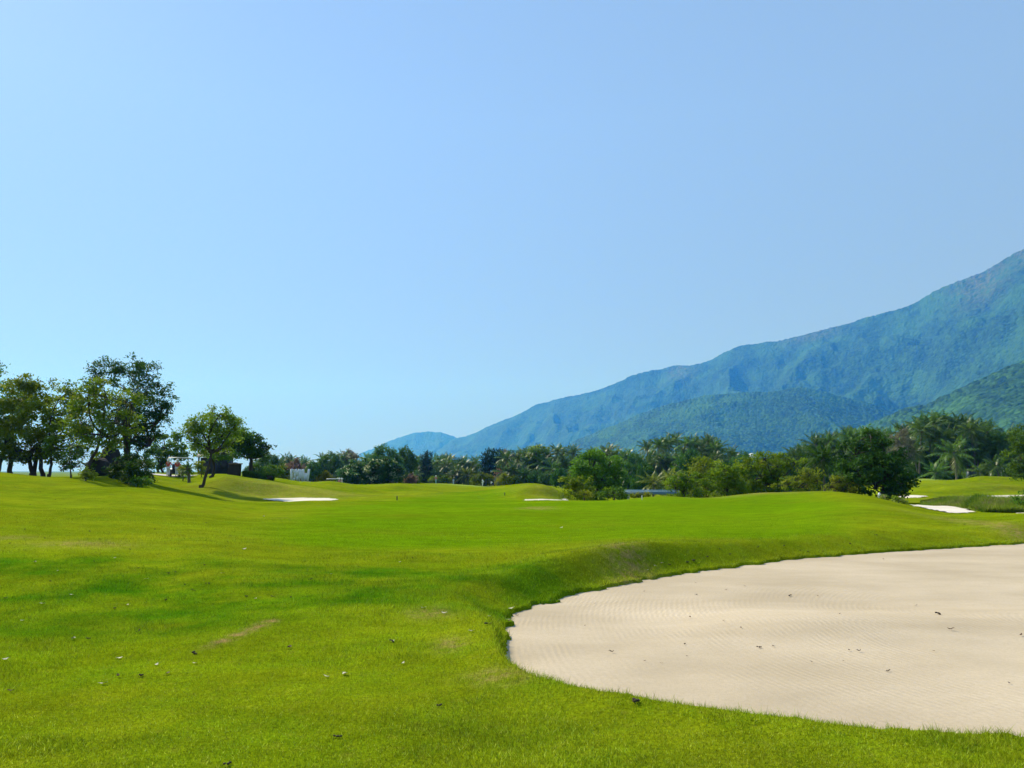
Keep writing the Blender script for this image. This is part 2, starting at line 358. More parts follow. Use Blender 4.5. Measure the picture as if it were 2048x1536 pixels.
def base_h(x, y):
    x = np.asarray(x, float); y = np.asarray(y, float); sh = x.shape
    x = x.ravel(); y = y.ravel(); y = warp(x, y); yy = np.clip(y, 1.2, 230)
    u = np.clip(x/yy, -1.25, 1.25)*KU; v = np.log(yy); out = np.empty(len(x))
    for i in range(0, len(x), 60000):
        s = slice(i, i+60000)
        r2 = (u[s, None]-PP[None, :, 0])**2+(v[s, None]-PP[None, :, 1])**2
        out[s] = _U(r2)@sol[:n_]+sol[n_]+sol[n_+1]*u[s]+sol[n_+2]*v[s]
    out = out+fbm(x*.55, y*.55, 3, 3)*.045*sstep(2, 9, y)+fbm(x*.09, y*.09, 2, 8)*.12*sstep(12, 30, y)
    for mpx, mY, mh, mwx, mwy in ((1925, 74, .50, 5, 2.6), (2015, 87, .55, 6, 3), (1860, 90, .3, 5, 3), (665, 66, .28, 3.2, 2.2), (835, 72, .22, 4, 2.6), (705, 82, .3, 4, 3), (300, 36, .30, 3.0, 3.0), (400, 33, .20, 2.6, 2.6), (345, 45.5, -.55, 3.2, 3.4), (425, 42, -.38, 3.2, 3.2), (300, 24, .26, 3.5, 2.2), (120, 19, .16, 3, 1.6), (640, 40, .12, 4, 3)):
        out = out+mh*np.exp(-((x-(mpx-1024)/F*mY)/mwx)**2-((y-mY)/mwy)**2)
    f = sstep(175, 235, y); out = out*(1-f)-2.0*f
    out = out*sstep(0, 1.6, y)
    return out.reshape(sh)
def pz(px, py, z):
    a, y, d = ray(px, py); k = (z-EYE)/d; return a*k, y*k
def sdf(x, y, poly):
    """positive inside"""
    P = np.array(poly); d = np.full(x.shape, 1e9); ins = np.zeros(x.shape, bool)
    for i in range(len(P)):
        a, b = P[i], P[(i+1) % len(P)]; e = b-a
        t = np.clip(((x-a[0])*e[0]+(y-a[1])*e[1])/(e@e), 0, 1)
        d = np.minimum(d, (x-a[0]-t*e[0])**2+(y-a[1]-t*e[1])**2)
        c = ((a[1] > y) != (b[1] > y)) & (x < (b[0]-a[0])*(y-a[1])/((b[1]-a[1]) or 1e-9)+a[0]); ins ^= c
    return np.where(ins, 1, -1)*np.sqrt(d)
def smooth_poly(P, k=2):
    P = np.array(P)
    for _ in range(k):
        Q = np.roll(P, -1, 0); P = np.stack([P*.75+Q*.25, P*.25+Q*.75], 1).reshape(-1, 2)
    return P
far_e = [(2150, 1080), (2048, 1087), (1900, 1097), (1740, 1107), (1600, 1117), (1480, 1132), (1380, 1144), (1270, 1163), (1180, 1180), (1100, 1199), (1052, 1214), (1020, 1238)]
near_e = [(1008, 1262), (1005, 1290), (1014, 1325), (1048, 1352), (1130, 1376), (1300, 1406), (1500, 1431), (1700, 1454), (1900, 1473), (2048, 1486), (2300, 1510)]
def zs_y(y): return -.05-.22*sstep(5, 11.5, y)
bp = []
for px, py in far_e+near_e:
    z = -.2
    for _ in range(12): x, y = pz(px, py, z); z = zs_y(np.float64(y))+(.0 if (px, py) in far_e else .035)
    bp.append((x, y))
bp = bp+[(7.5, 4.4), (12, 5.5), (16, 9), (18, 14), (17.5, 18)]
BIG = smooth_poly(bp, 2)
def sd_big(x, y):
    s = sdf(x, y, BIG); return s+(fbm(x*3.2, y*3.2, 4, 21)*(.11+.12*sstep(8, 12, y))+fbm(x*18, y*18, 2, 5)*.06)*sstep(1.5, 0, np.abs(s))
def poly_on(pts, z): return smooth_poly([pz(px, py, z) for px, py in pts], 2)
FARB = [
 poly_on([(516, 997.5), (560, 995), (620, 994.5), (679, 996.5), (672, 1000), (630, 1003.5), (580, 1002.5), (545, 1001)], -.15),
 poly_on([(1040, 1000), (1080, 996.8), (1137, 995.5), (1134, 999), (1090, 1000.8)], -.1),
 poly_on([(1815, 1009), (1860, 1008), (1900, 1011), (1930, 1017), (1962, 1024.5), (1915, 1027), (1880, 1022), (1850, 1016)], -.1),
 poly_on([(1790, 991), (1852, 989), (1850, 995), (1800, 996)], -.4),
 poly_on([(1895, 993), (1960, 990), (2010, 989), (2160, 989), (2160, 999), (2000, 999), (1960, 996)], -.4),
 poly_on([(2026, 1023), (2120, 1022), (2120, 1031), (2045, 1028)], -.02)]
def base_at(px, py):
    Y = np.exp(np.linspace(math.log(20), math.log(90), 700)); a, yy, dz = ray(px, py); h = base_h(a*Y/yy, Y); k = EYE+dz*Y/yy < h
    i = int(np.argmax(k)) if k.any() else 699
    return a*Y[i]/yy, Y[i]
def poly_at(pts): return smooth_poly([base_at(*p) for p in pts], 2)
for _i, _p in ((0, [(516, 998), (560, 995.8), (620, 995.3), (679, 997.2), (672, 1000.5), (630, 1003.5), (580, 1002.5), (545, 1001)]), (1, [(1038, 1000), (1080, 998.2), (1135, 997.4), (1134, 999.8), (1090, 1001)]), (3, [(1790, 992), (1852, 990.5), (1850, 995), (1800, 996)]), (4, [(1895, 994), (1960, 991.5), (2010, 990.5), (2160, 990), (2160, 999), (2000, 999), (1960, 996)]), (2, [(1815, 1009), (1860, 1008), (1900, 1011), (1930, 1017), (1962, 1024.5), (1915, 1027), (1880, 1022), (1850, 1016)])):
    FARB[_i] = poly_at(_p)
def near_far(x, y, P, pad): return (x > P[:, 0].min()-pad) & (x < P[:, 0].max()+pad) & (y > P[:, 1].min()-pad) & (y < P[:, 1].max()+pad)
def sand_z(x, y):
    s = fbm(x*.32, y*.32, 2, 31)*.10*sstep(16, 9, y)+fbm(x*1.1, y*1.1, 2, 33)*.018*sstep(18, 9, y)
    hump = .10*np.exp(-((y-9.2-.1*(x-3))/1.2)**2)*sstep(1.5, 3.5, x)
    return zs_y(y)+(s+hump)*1.0
def height(x, y):
    x = np.asarray(x, float); y = np.asarray(y, float)
    z = base_h(x, y)
    m = near_far(x, y, BIG, 3)
    if m.any():
        xx, yy = x[m], y[m]; s = sd_big(xx, yy); ss = np.minimum(sdf(xx, yy, BIG), 0); w = .10+.78*sstep(8.0, 10.5, yy)+.7*sstep(4, 9, xx)
        sz = sand_z(xx, yy); zz = z[m]+.03*sstep(.6, .1, -s)
        bank = sstep(0, 1, -ss/w); zz = (sz+.05)*(1-bank)+(zz+.09*np.exp(-((-ss-1.0)/.6)**2)*sstep(8.6, 11, yy)*sstep(-.5, .8, xx)*(1-sstep(2.5, 6, xx)))*bank
        zz = np.where(s > 0, sz+.05-.22*sstep(0, .09, s), zz); z[m] = zz
    for P in FARB:
        m = near_far(x, y, P, 1.5)
        if m.any(): z[m] -= .10*sstep(-.25, .15, sdf(x[m], y[m], P))
    return z
def hat(x, y): return float(height(np.array([x]), np.array([y]))[0])
def ground_at(px, py, Ymax=240):
    """first point of the terrain met by the sight line through a pixel"""
    Y = np.exp(np.linspace(math.log(2.5), math.log(Ymax), 900)); a, yy, dz = ray(px, py)
    X = a*Y/yy; Z = EYE+dz*Y/yy; h = height(X, Y); i = np.argmax(Z < h)
    if not (Z < h).any(): i = len(Y)-1
    return X[i], Y[i], h[i]
def on(px, Y, sink=0.): x = (px-1024)/F*Y/math.cos(TH)*1.0; x = at(px, 955, Y)[0]; return x, Y, hat(x, Y)-sink
FAIR = smooth_poly([pz(*q, -.05) for q in [(470, 1104), (700, 1106), (930, 1101), (1080, 1094), (1200, 1084), (1330, 1086), (1500, 1088), (1640, 1080), (1740, 1055), (1720, 1030), (1620, 1008), (1500, 1000), (1400, 1001), (1150, 1004), (1060, 1002), (1020, 985), (1040, 977), (900, 976), (830, 990), (700, 1012), (600, 1020), (570, 1050)]], 2)
DARK_GREEN = [(-4.6, 9.6, 3.2, 1.5), (-1.6, 10.6, 2.6, 1.6), (-7.5, 9.0, 2.5, 1.5), (.2, 11.5, 1.8, 1.6), (-5, 12, 6, 1.0)]  # ellipses of darker green turf across the left lawn
def px_patch(px, py, wx, wy): x, y = pz(px, py, 0); return (x, y, wx*y/F, wy*y*y/(F*1.6))
BROWN = [px_patch(20, 1108, 40, 5), px_patch(1072, 1021, 34, 2.5), px_patch(540, 1037, 18, 3), px_patch(160, 1118, 90, 7),
         px_patch(860, 1230, 40, 10), px_patch(2030, 1060, 38, 26), px_patch(1250, 1120, 50, 24), px_patch(900, 1290, 30, 12), px_patch(1000, 1355, 60, 12), px_patch(1310, 992, 50, 3), px_patch(1590, 1000, 200, 4)]
def masks(x, y):
    f = sstep(-.25, .35, (sdf(x, y, FAIR)+fbm(x*.5, y*.5, 3, 2)*.8)/np.clip(y/6, 1, 6))
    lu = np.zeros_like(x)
    for cx, cy, rx, ry in DARK_GREEN: lu = np.maximum(lu, np.exp(-((x-cx)/rx)**2-((y-cy)/ry)**2))
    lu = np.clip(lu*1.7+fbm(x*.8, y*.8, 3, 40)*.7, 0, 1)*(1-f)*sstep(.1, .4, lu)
    br = np.zeros_like(x)
    for cx, cy, rx, ry in BROWN: br = np.maximum(br, .8*np.exp(-((x-cx)/rx)**2-((y-cy)/ry)**2))
    (x0, y0), (x1, y1) = pz(385, 1302, 0), pz(540, 1246, 0)
    t = np.clip(((x-x0)*(x1-x0)+(y-y0)*(y1-y0))/((x1-x0)**2+(y1-y0)**2), 0, 1)
    d = np.hypot(x-x0-t*(x1-x0), y-y0-t*(y1-y0)); br = np.maximum(br, 1.1*np.exp(-(d/.085)**2)*sstep(0, .4, t))
    # shade painted as brown on far mound faces; the centre bank is brown itself
    for px, py, Y, wx, wy in ((1085, 985, 64, 2.0, 7), (560, 980, 60, 5, 7), (1930, 975, 76, 4, 8), (650, 985, 60, 5, 5)):
        cx = at(px, py, Y)[0]; br = np.maximum(br, .55*np.exp(-((x-cx)/wx)**2-((y-Y)/wy)**2))
    pale = np.exp(-((x-at(1000, 970, 160)[0])/11)**4-((y-166)/12)**4)*.8
    pale = np.maximum(pale, .7*np.exp(-((x-at(1905, 960, 104)[0])/5)**4-((y-105)/5)**4))
    pale = np.maximum(pale, .7*np.exp(-((x-at(2070, 960, 100)[0])/4)**4-((y-104)/5)**4))
    return dict(fair=f, dark_green=lu, brown=np.clip(br, 0, 1), pale=pale)
def gridmesh(u, Y):
    UU, YY = np.meshgrid(u, Y); XX = UU*np.maximum(np.abs(YY), 1.2)
    nu, nv = len(u), len(Y); i = np.arange(nv-1)[:, None]*nu; j = np.arange(nu-1)[None]
    return XX, YY, np.stack([i+j, i+j+1, i+nu+j+1, i+nu+j], -1).reshape(-1, 4)
u = np.unique(np.concatenate([np.linspace(-2, -1.3, 12), np.linspace(-1.3, -.75, 60), np.arange(-.75, .85, .0036), np.linspace(.85, 1.4, 60), np.linspace(1.4, 2, 12)]))
Yr = np.concatenate([[-300, -60, -15, -3, 0, .6], np.exp(np.concatenate([np.linspace(math.log(1.3), math.log(4.2), 50)[:-1], np.linspace(math.log(4.2), math.log(22), 330)[:-1], np.linspace(math.log(22), math.log(250), 330)[:-1], np.linspace(math.log(250), math.log(11000), 34)]))])
X_, Y_, Fg = gridmesh(u, Yr)
Zg = height(X_.ravel(), Y_.ravel())
mb = MB(); mb.add(np.stack([X_.ravel(), Y_.ravel(), Zg], -1), Fg)
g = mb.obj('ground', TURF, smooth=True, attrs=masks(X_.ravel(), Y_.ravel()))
struct(g, 'rolling mown golf course grass with low mounds', 'ground')
# big sand bunker
ub = np.arange(-.06, 1.35, .0042); Yb = np.exp(np.arange(math.log(3.9), math.log(24), .0052))
X_, Y_, Fb = gridmesh(ub, Yb); s = sd_big(X_.ravel(), Y_.ravel())
keep = (s > -.16)[Fb].all(1); Zb = sand_z(X_.ravel(), Y_.ravel())-.05*sstep(0, -.15, s)
used = np.unique(Fb[keep]); mp_ = np.full(len(s), -1); mp_[used] = np.arange(len(used))
mb = MB(); mb.add(np.stack([X_.ravel()[used], Y_.ravel()[used], Zb[used]], -1), mp_[Fb[keep]])
struct(mb.obj('sand_bunker', SAND, smooth=True), 'large raked beige sand bunker in the right foreground', 'sand bunker')
BL = ['thin white sand bunker below the mound with the dark tree at left', 'narrow white sand bunker in front of the bushes right of the far green', 'pale sand bunker behind the fairway mound at right, below the weedy bank',
      'short white sand strip just right of the huge dark tree', 'long white sand strip below the green mounds at far right', 'sliver of pale sand on the crest at the right edge']
for P, lb in zip(FARB, BL):
    cx, cy = P.mean(0); gx = np.linspace(P[:, 0].min()-.3, P[:, 0].max()+.3, 90); gy = np.linspace(P[:, 1].min()-.3, P[:, 1].max()+.3, 60)
    XX, YY = np.meshgrid(gx, gy); s = sdf(XX.ravel(), YY.ravel(), P)+fbm(XX.ravel()*1.2, YY.ravel()*1.2, 3, 9)*.35
    i = np.arange(59)[:, None]*90; j = np.arange(89)[None]; Fq = np.stack([i+j, i+j+1, i+90+j+1, i+90+j], -1).reshape(-1, 4)
    Fq = Fq[(s > -.05)[Fq].all(1)]; Z = height(XX.ravel(), YY.ravel()); Zs = base_h(XX.ravel(), YY.ravel())+.02*(s > 0)-.01
    mb = MB(); mb.add(np.stack([XX.ravel(), YY.ravel(), np.maximum(Zs, Z+.02)], -1), Fq)
    struct(mb.obj('sand_bunker', SANDW, smooth=True), lb, 'sand bunker')
# cart path at left behind the trees
pts = [(230, 80), (290, 79), (330, 78), (385, 79), (440, 86), (500, 96)]
mb = MB(); ln = []
tt = np.linspace(0, len(pts)-1, 50)
for t in tt:
    px = np.interp(t, range(len(pts)), [p[0] for p in pts]); Y = np.interp(t, range(len(pts)), [p[1] for p in pts]); ln.append((at(px, 955, Y)[0], Y))
ln = np.array(ln); W = np.linspace(-1.6, 1.6, 9); XX = (ln[:, 0, None]+W*0); YY = ln[:, 1, None]+W
i = np.arange(49)[:, None]*9; j = np.arange(8)[None]
mb.add(np.stack([XX.ravel(), YY.ravel(), height(XX.ravel(), YY.ravel())+.05], -1), np.stack([i+j, i+j+1, i+9+j+1, i+9+j], -1).reshape(-1, 4))
struct(mb.obj('cart_path', CONC), 'pale concrete cart path behind the left mound', 'path')
# ------------------------------------------------------------------ hills
def hill(name, prof, dist, depth, seed, mat, label, canopy, amp, naz, nr, drypts=(), foot=-2):
    prof = np.array(prof, float); dist = np.array(dist, float)
    px = np.linspace(prof[0, 0], prof[-1, 0], naz)
    py = np.interp(px, prof[:, 0], prof[:, 1]); k = np.ones(9)/9
    w_ = max(3, naz//160); k = np.ones(w_)/w_; py = np.convolve(np.pad(py, w_, mode='edge'), k, 'same')[w_:-w_]+fbm(px/70, px*0+seed, 5, seed)*7
    R = np.interp(px, dist[:, 0], dist[:, 1])
    a = (px-1024)/F; b = -(py-768)/F
    tan_el = (math.sin(TH)+b*math.cos(TH))/(math.cos(TH)-b*math.sin(TH)); xr = a/(math.cos(TH)-b*math.sin(TH))
    H = tan_el*R+EYE
    t = np.concatenate([np.linspace(0, 1, nr), 1+np.linspace(.01, .7, nr//4)])
    T, RR = np.meshgrid(t, R, indexing='ij'); HH = np.broadcast_to(H, T.shape); XR = np.broadcast_to(xr, T.shape)
    Yd = RR-depth*(1-T)*np.minimum(1, (HH+50)/420+.25); X = XR*Yd
    pf = np.where(T < 1, np.clip(T, 0, 1)**1.15, 1-(T-1)**2*1.3)
    gul = (np.abs(fbm(X/560+seed, Yd/1050, 4, seed))*2.6-.35)+fbm(X/150, Yd/200, 3, seed+3)*.5
    env = np.clip(T*(1.0-T)*4, 0, 1)**.7
    Z = foot+(HH-foot)*pf-amp*1.25*env*np.clip(gul+.5, 0, 2)*np.clip(HH/330, .25, 1.2)
    cw = worley(X/canopy, Yd/canopy, seed); Z = Z+(canopy*.42)*(1-np.clip(cw, 0, 1)**2)*(.5+_h(np.floor(X/canopy), np.floor(Yd/canopy), 4)*.7)*(T > .01)
    Z -= canopy*.22*(T > .9)
    dry = np.zeros(T.shape)
    for dx, wx, t0 in drypts: dry = np.maximum(dry, np.exp(-((np.broadcast_to(px, T.shape)-dx)/wx)**2)*sstep(t0, 1, T))
    n1, n2 = T.shape; i = np.arange(n1-1)[:, None]*n2; j = np.arange(n2-1)[None]
    mb = MB(); mb.add(np.stack([X.ravel(), Yd.ravel(), Z.ravel()], -1), np.stack([i+j, i+j+1, i+n2+j+1, i+n2+j], -1).reshape(-1, 4))
    return struct(mb.obj(name, mat, smooth=True, attrs={'dry': dry.ravel()}), label, 'hill')
HM1 = hill_mat('forest_far', (.006, .040, .012), (.028, .080, .018), (.12, .13, .05), .06)
HM2 = hill_mat('forest_mid', (.005, .042, .009), (.036, .096, .012), (.18, .17, .07), .08)
hill('mountain', [(1020, 925), (1060, 905), (905, 879)][:0]+[(650, 945), (690, 925), (730, 906), (760, 893), (800, 875), (830, 864), (856, 861), (880, 866), (910, 877)]+[(940, 890), (980, 915), (1010, 940)], [(650, 9300), (1010, 8900)], 1800, 3, HM1, 'small rounded blue hill at the left end of the range', 34, 40, 240, 70)
hill('mountain', [(820, 945), (850, 925), (880, 898), (905, 880), (925, 875), (950, 867), (985, 849), (1030, 829), (1070, 809), (1120, 797), (1180, 784), (1240, 764), (1290, 745), (1350, 731), (1385, 730), (1420, 721), (1450, 705), (1480, 691), (1530, 685), (1560, 682), (1600, 669), (1650, 655), (1700, 644), (1735, 631), (1760, 627), (1830, 603), (1900, 569), (1970, 540), (2048, 499), (2150, 460), (2300, 420), (2700, 380), (3200, 370)],
     [(820, 7800), (1400, 6000), (2048, 4250), (3200, 3400)], 2150, 11, HM1, 'long forested mountain ridge rising to the right edge', 21, 105, 1300, 260, [(1360, 26, .82), (1620, 60, .9), (1960, 60, .82), (2048, 30, .9)])
hill('hill', [(1080, 945), (1110, 910), (1150, 880), (1200, 860), (1280, 825), (1340, 808), (1400, 795), (1450, 787), (1520, 781), (1600, 779), (1650, 784), (1690, 793), (1730, 806), (1780, 824), (1830, 836), (1900, 850), (1960, 900), (2000, 940)], [(1080, 4100), (2000, 3400)], 900, 23, HM2, 'lower green foothill in front of the middle of the mountain', 16, 37, 700, 150)
hill('hill', [(1580, 945), (1640, 885), (1700, 861), (1750, 842), (1810, 816), (1850, 808), (1880, 790), (1940, 766), (2000, 742), (2048, 724), (2200, 670), (2500, 600), (3000, 560)], [(1580, 2200), (3000, 1550)], 640, 37, HM2, 'nearest dark green wooded spur at the right edge', 12, 27, 900, 150)
# ------------------------------------------------------------------ grass blades
NB = 520000
uu = rng.uniform(-.80, .80, NB); iy = rng.uniform(1/26., 1/3.3, NB)**1.0; yy = 1/iy; xx = uu*yy
yy = np.concatenate([yy]); s = sd_big(xx, yy); k = s < -.005; xx, yy, s = xx[k], yy[k], s[k]
hh = rng.uniform(.010, .026, len(xx))*(1+.5*(fbm(xx*.7, yy*.7, 3, 50) > .05))
edge = (s > -.30) & (yy < 9); hh[edge] *= rng.uniform(1., 1.9, edge.sum())
# taller tufts at the near lip
bx = rng.uniform(-.3, 7.2, 60000); by = rng.uniform(4, 9, 60000); bs = sd_big(bx, by); q = (bs < .01) & (bs > -.13) & (rng.random(60000) < .35+.65*(fbm(bx*4, by*4, 2, 60) > .05))
xx = np.concatenate([xx, bx[q]]); yy = np.concatenate([yy, by[q]]); hh = np.concatenate([hh, rng.uniform(.025, .075, q.sum())**1.0])
bx = rng.uniform(-.8, 17, 260000); by = rng.uniform(8.2, 22, 260000); bs = sd_big(bx, by); q = (bs < .02) & (bs > -1.5) & (rng.random(len(bx)) < .35+.65*np.exp(bs*4)) & (bx < by*.75)
xx = np.concatenate([xx, bx[q]]); yy = np.concatenate([yy, by[q]]); hh = np.concatenate([hh, rng.uniform(.018, .055, q.sum())*(.6+.5*np.exp(bs[q]*3))])
sc2 = np.clip(yy/6, 1, 2.2); n = len(xx); zz = height(xx, yy)-.004
th = rng.uniform(0, 2*math.pi, n); w = rng.uniform(.0012, .0026, n)*sc2; hh = hh*np.clip(sc2, 1, 1.35)
lean = rng.uniform(.2, 1.1, n)*hh; la = rng.uniform(0, 2*math.pi, n)
A0 = np.stack([xx-np.cos(th)*w, yy-np.sin(th)*w, zz], -1); A1 = np.stack([xx+np.cos(th)*w, yy+np.sin(th)*w, zz], -1)
A2 = np.stack([xx+np.cos(la)*lean, yy+np.sin(la)*lean, zz+hh], -1)
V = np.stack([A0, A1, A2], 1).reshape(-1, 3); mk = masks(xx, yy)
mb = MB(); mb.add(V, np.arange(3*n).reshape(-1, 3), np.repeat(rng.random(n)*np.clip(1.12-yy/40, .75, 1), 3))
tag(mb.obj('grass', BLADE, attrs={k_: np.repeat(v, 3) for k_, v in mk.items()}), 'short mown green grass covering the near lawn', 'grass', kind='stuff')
# ------------------------------------------------------------------ trees
def leaves(P, size, up=.5, squash=1., n_rng=None):
    r = n_rng; n = len(P); d = r.normal(size=(n, 3)); d[:, 2] += up*1.5; d /= np.linalg.norm(d, axis=1)[:, None]
    t = np.cross(d, r.normal(size=(n, 3))); t /= np.linalg.norm(t, axis=1)[:, None]; b = np.cross(d, t)
    s = (size*r.uniform(.6, 1.4, n))[:, None]; l = s*1.25
    V = np.stack([P-t*l, P-b*s*.55+t*l*.1, P+t*l, P+b*s*.55+t*l*.1], 1).reshape(-1, 3)
    return V, np.arange(4*n).reshape(-1, 4)
def crown_pts(blobs, per, cl, sp, r, hollow=.55):
    C = []; out = []
    for (cx, cy, cz, rx, ry, rz) in blobs:
        k = max(6, int(1.75*per*(rx*ry*rz)**(2/3)))
        d = r.normal(size=(k, 3)); d /= np.linalg.norm(d, axis=1)[:, None]
        d *= (hollow+(1-hollow)*r.random(k)**.5*r.uniform(.8, 1.22, k))[:, None]
        c = np.array([cx, cy, cz])+d*np.array([rx, ry, rz]); C.append(c)
    C = np.concatenate(C)
    m = r.integers(int(cl*.9), int(cl*2.5), len(C))
    idx = np.repeat(np.arange(len(C)), m); P = C[idx]+r.normal(size=(len(idx), 3))*sp*np.array([1, 1, .6])
    a = np.clip(.5+.25*(np.repeat(r.normal(size=len(C)), m))+r.normal(size=len(idx))*.22, 0, 1)
    return C, P, a
def limb(mb, p0, p1, r0, r1, r, n=6, k=6, bow=.12):
    p0, p1 = np.array(p0, float), np.array(p1, float); L = np.linalg.norm(p1-p0); t = np.linspace(0, 1, k)[:, None]
    off = r.normal(size=3)*L*bow; P = p0+(p1-p0)*t+off*np.sin(t*math.pi)+np.array([0, 0, L*.06])*np.sin(t*math.pi)
    P[1:-1] += r.normal(size=(k-2, 3))*L*.015
    mb.tube(P, np.linspace(r0, r1, k), n); return P
def tree_meshes(seed, h, blobs, mat, leaf=.12, per=9, cl=26, sp=.22, trunks=((0, 0),), fork=.35, tr=.14, lean=0, up=.6, hang=0, twigs=True, hollow=.55, name='tree', bark_m=None):
    r = np.random.default_rng(seed); tb = MB()
    C, P, a = crown_pts(blobs, per, cl, sp, r, hollow)
    B = np.array([b[:3] for b in blobs])
    for (tx, ty) in trunks:
        cen = B.mean(0); top = np.array([tx*.4+lean, ty*.4, h*fork]); base = np.array([tx, ty, -.15])
        tr_ = tr; tr = tr*.78; Q = limb(tb, base, top, tr*1.25, tr*.8, r, 8, 8, .05); tr = tr_
        tb.tube([base+[0, 0, -.1], base+[0, 0, .12], base+[0, 0, .35]], [tr*1.5, tr*1.15, tr*.9], 8)
        near = np.argsort(np.linalg.norm(B-top, axis=1))[:max(3, len(B)//len(trunks))]
        for i in near:
            e_ = limb(tb, top+r.normal(size=3)*.05, B[i]+[0, 0, -.3*blobs[i][5]], tr*.62, tr*.25, r, 6, 7, .12)[-1]
            if twigs:
                d = np.linalg.norm(C-B[i], axis=1)
                for j in np.argsort(d)[::3][:12]: limb(tb, e_, C[j], tr*.2, tr*.06, r, 4, 4, .12)
    V, Fc = leaves(P, leaf*.86, up, n_rng=r); lb = MB(); lb.add(V, Fc, np.repeat(a, 4))
    if hang:                        # drooping sprays
        k = r.choice(len(C), min(len(C), hang), replace=False)
        for c in C[k]:
            L = r.uniform(.4, 1.1); t = np.linspace(0, 1, 14); pp = c+np.stack([r.normal()*.25*t, r.normal()*.25*t, -L*t], -1)+r.normal(size=(14, 3))*.03
            V, Fc = leaves(pp, leaf*.55, -.2, n_rng=r); lb.add(V, Fc, .45)
    return tb.mesh('trunk', bark_m or BARK, True), lb.mesh('crown', mat)
def plant_tree(kind, meshes, loc, rz=0, s=(1, 1, 1), label='', cat='tree', group=None, crown='crown', trunk='trunk'):
    o = empty(kind, loc, rz); o.scale = s
    link(trunk, meshes[0], o); link(crown, meshes[1], o); tag(o, label, cat, group); return o
def blob_px(base, Y, lst, depth=1.0):
    """ellipsoids given by picture position around a base point, as offsets in metres"""
    out = []; 
    for px, py, wx, wy, dy in lst:
        x, y, z = at(px, py, Y+dy); rx = wx*(Y+dy)/F; rz_ = wy*(Y+dy)/F
        out.append((x-base[0], dy, z-base[2], rx, rx*depth if wx < 1.6*wy else rx*.8, rz_))
    return out
def hero(kind, px, Y, lst, mat, label, seed, basepy=None, cat='tree', **kw):
    b = on(px, Y); bl = blob_px(b, Y, lst, kw.pop('depth', 1.0)); h = max(q[2]+q[5] for q in bl)
    return plant_tree(kind, tree_meshes(seed, h, bl, mat, **kw), b, label=label, cat=cat)
# left group on the mound (Y about 50 m)
hero('broadleaf_tree', 20, 54, [(-30, 800, 55, 42, 0), (0, 850, 60, 50, 1), (-20, 905, 56, 18, 0), (-60, 860, 60, 45, -1), (35, 790, 38, 34, 2), (-10, 745, 22, 20, 0)], L_MID, 'dense broadleaf tree cut by the left edge of the photo', 1, per=10, cl=34, tr=.17, leaf=.10, trunks=((0, 0), (-1.2, .3)))
hero('broadleaf_tree', 68, 52, [(45, 795, 40, 36, 0), (75, 840, 45, 44, -1), (30, 870, 42, 32, 0), (90, 785, 28, 26, 1), (60, 765, 26, 16, 0), (110, 860, 32, 34, 0), (10, 910, 30, 14, 0), (60, 898, 46, 22, 0), (95, 914, 28, 11, 0), (45, 918, 26, 7, 0), (20, 830, 34, 34, 0)], L_OLIVE, 'round olive broadleaf tree with three dark trunks on the left mound', 2, per=10, cl=34, tr=.15, leaf=.10, trunks=((0, 0), (.35, .4), (-.3, .2)), fork=.3)
hero('broadleaf_tree', 97, 51, [(120, 830, 34, 34, 0), (140, 870, 40, 28, 0), (112, 890, 30, 18, -1), (150, 815, 28, 26, 0), (165, 903, 30, 14, 0), (135, 780, 18, 16, 0)], L_OLIVE, 'olive tree with a pale thin trunk just right of the three dark trunks', 3, per=10, cl=32, tr=.10, leaf=.10, fork=.3)
hero('shrub', 142, 47, [(140, 918, 32, 10, 0), (125, 932, 20, 8, 0), (160, 932, 22, 8, -.4), (142, 903, 22, 9, .3)], L_DARK, 'small layered dark shrub below the trees at the left mound crest', 4, cat='shrub', per=20, cl=20, sp=.13, leaf=.075, tr=.05)
hero('broadleaf_tree', 168, 46, [(180, 800, 30, 28, 0), (215, 790, 36, 30, .5), (165, 840, 32, 30, 0), (225, 840, 34, 28, 0), (200, 870, 34, 18, -.5), (255, 845, 26, 24, 0), (185, 770, 24, 16, 0), (262, 800, 20, 20, 0), (160, 870, 30, 18, 0), (215, 895, 26, 12, 0)], L_OLIVE, 'leaning dark trunk tree with olive crown left of the boulders', 5, per=10, cl=32, tr=.11, leaf=.09, lean=1.0, fork=.42)
hero('feathery_tree', 243, 56, [(215, 745, 34, 26, 0), (255, 735, 34, 22, 0), (290, 750, 30, 28, 0), (318, 785, 24, 34, 0), (270, 790, 44, 34, 1), (235, 830, 44, 34, 1), (290, 840, 40, 28, 0), (320, 835, 18, 22, 0), (262, 880, 34, 22, 0), (195, 760, 20, 20, 0), (338, 800, 12, 26, 0), (300, 885, 22, 22, 0)], L_DARK, 'tallest feathery tree with drooping sprays above the boulders', 6, per=9, cl=30, tr=.2, leaf=.095, hang=260, trunks=((0, 0), (.5, .2)), hollow=.35)
hero('broadleaf_tree', 402, 58, [(425, 842, 30, 26, 0), (395, 855, 26, 20, 0), (455, 850, 26, 24, .4), (430, 870, 42, 24, 0), (390, 880, 22, 14, -.3), (470, 845, 16, 22, 0), (440, 825, 24, 14, 0), (415, 895, 30, 14, 0), (462, 885, 24, 18, .5), (378, 860, 12, 14, 0)], L_OLIVE, 'leaning olive tree standing alone in front of the dark hut', 7, per=11, cl=30, tr=.13, leaf=.09, lean=.7, fork=.42, hollow=.35)
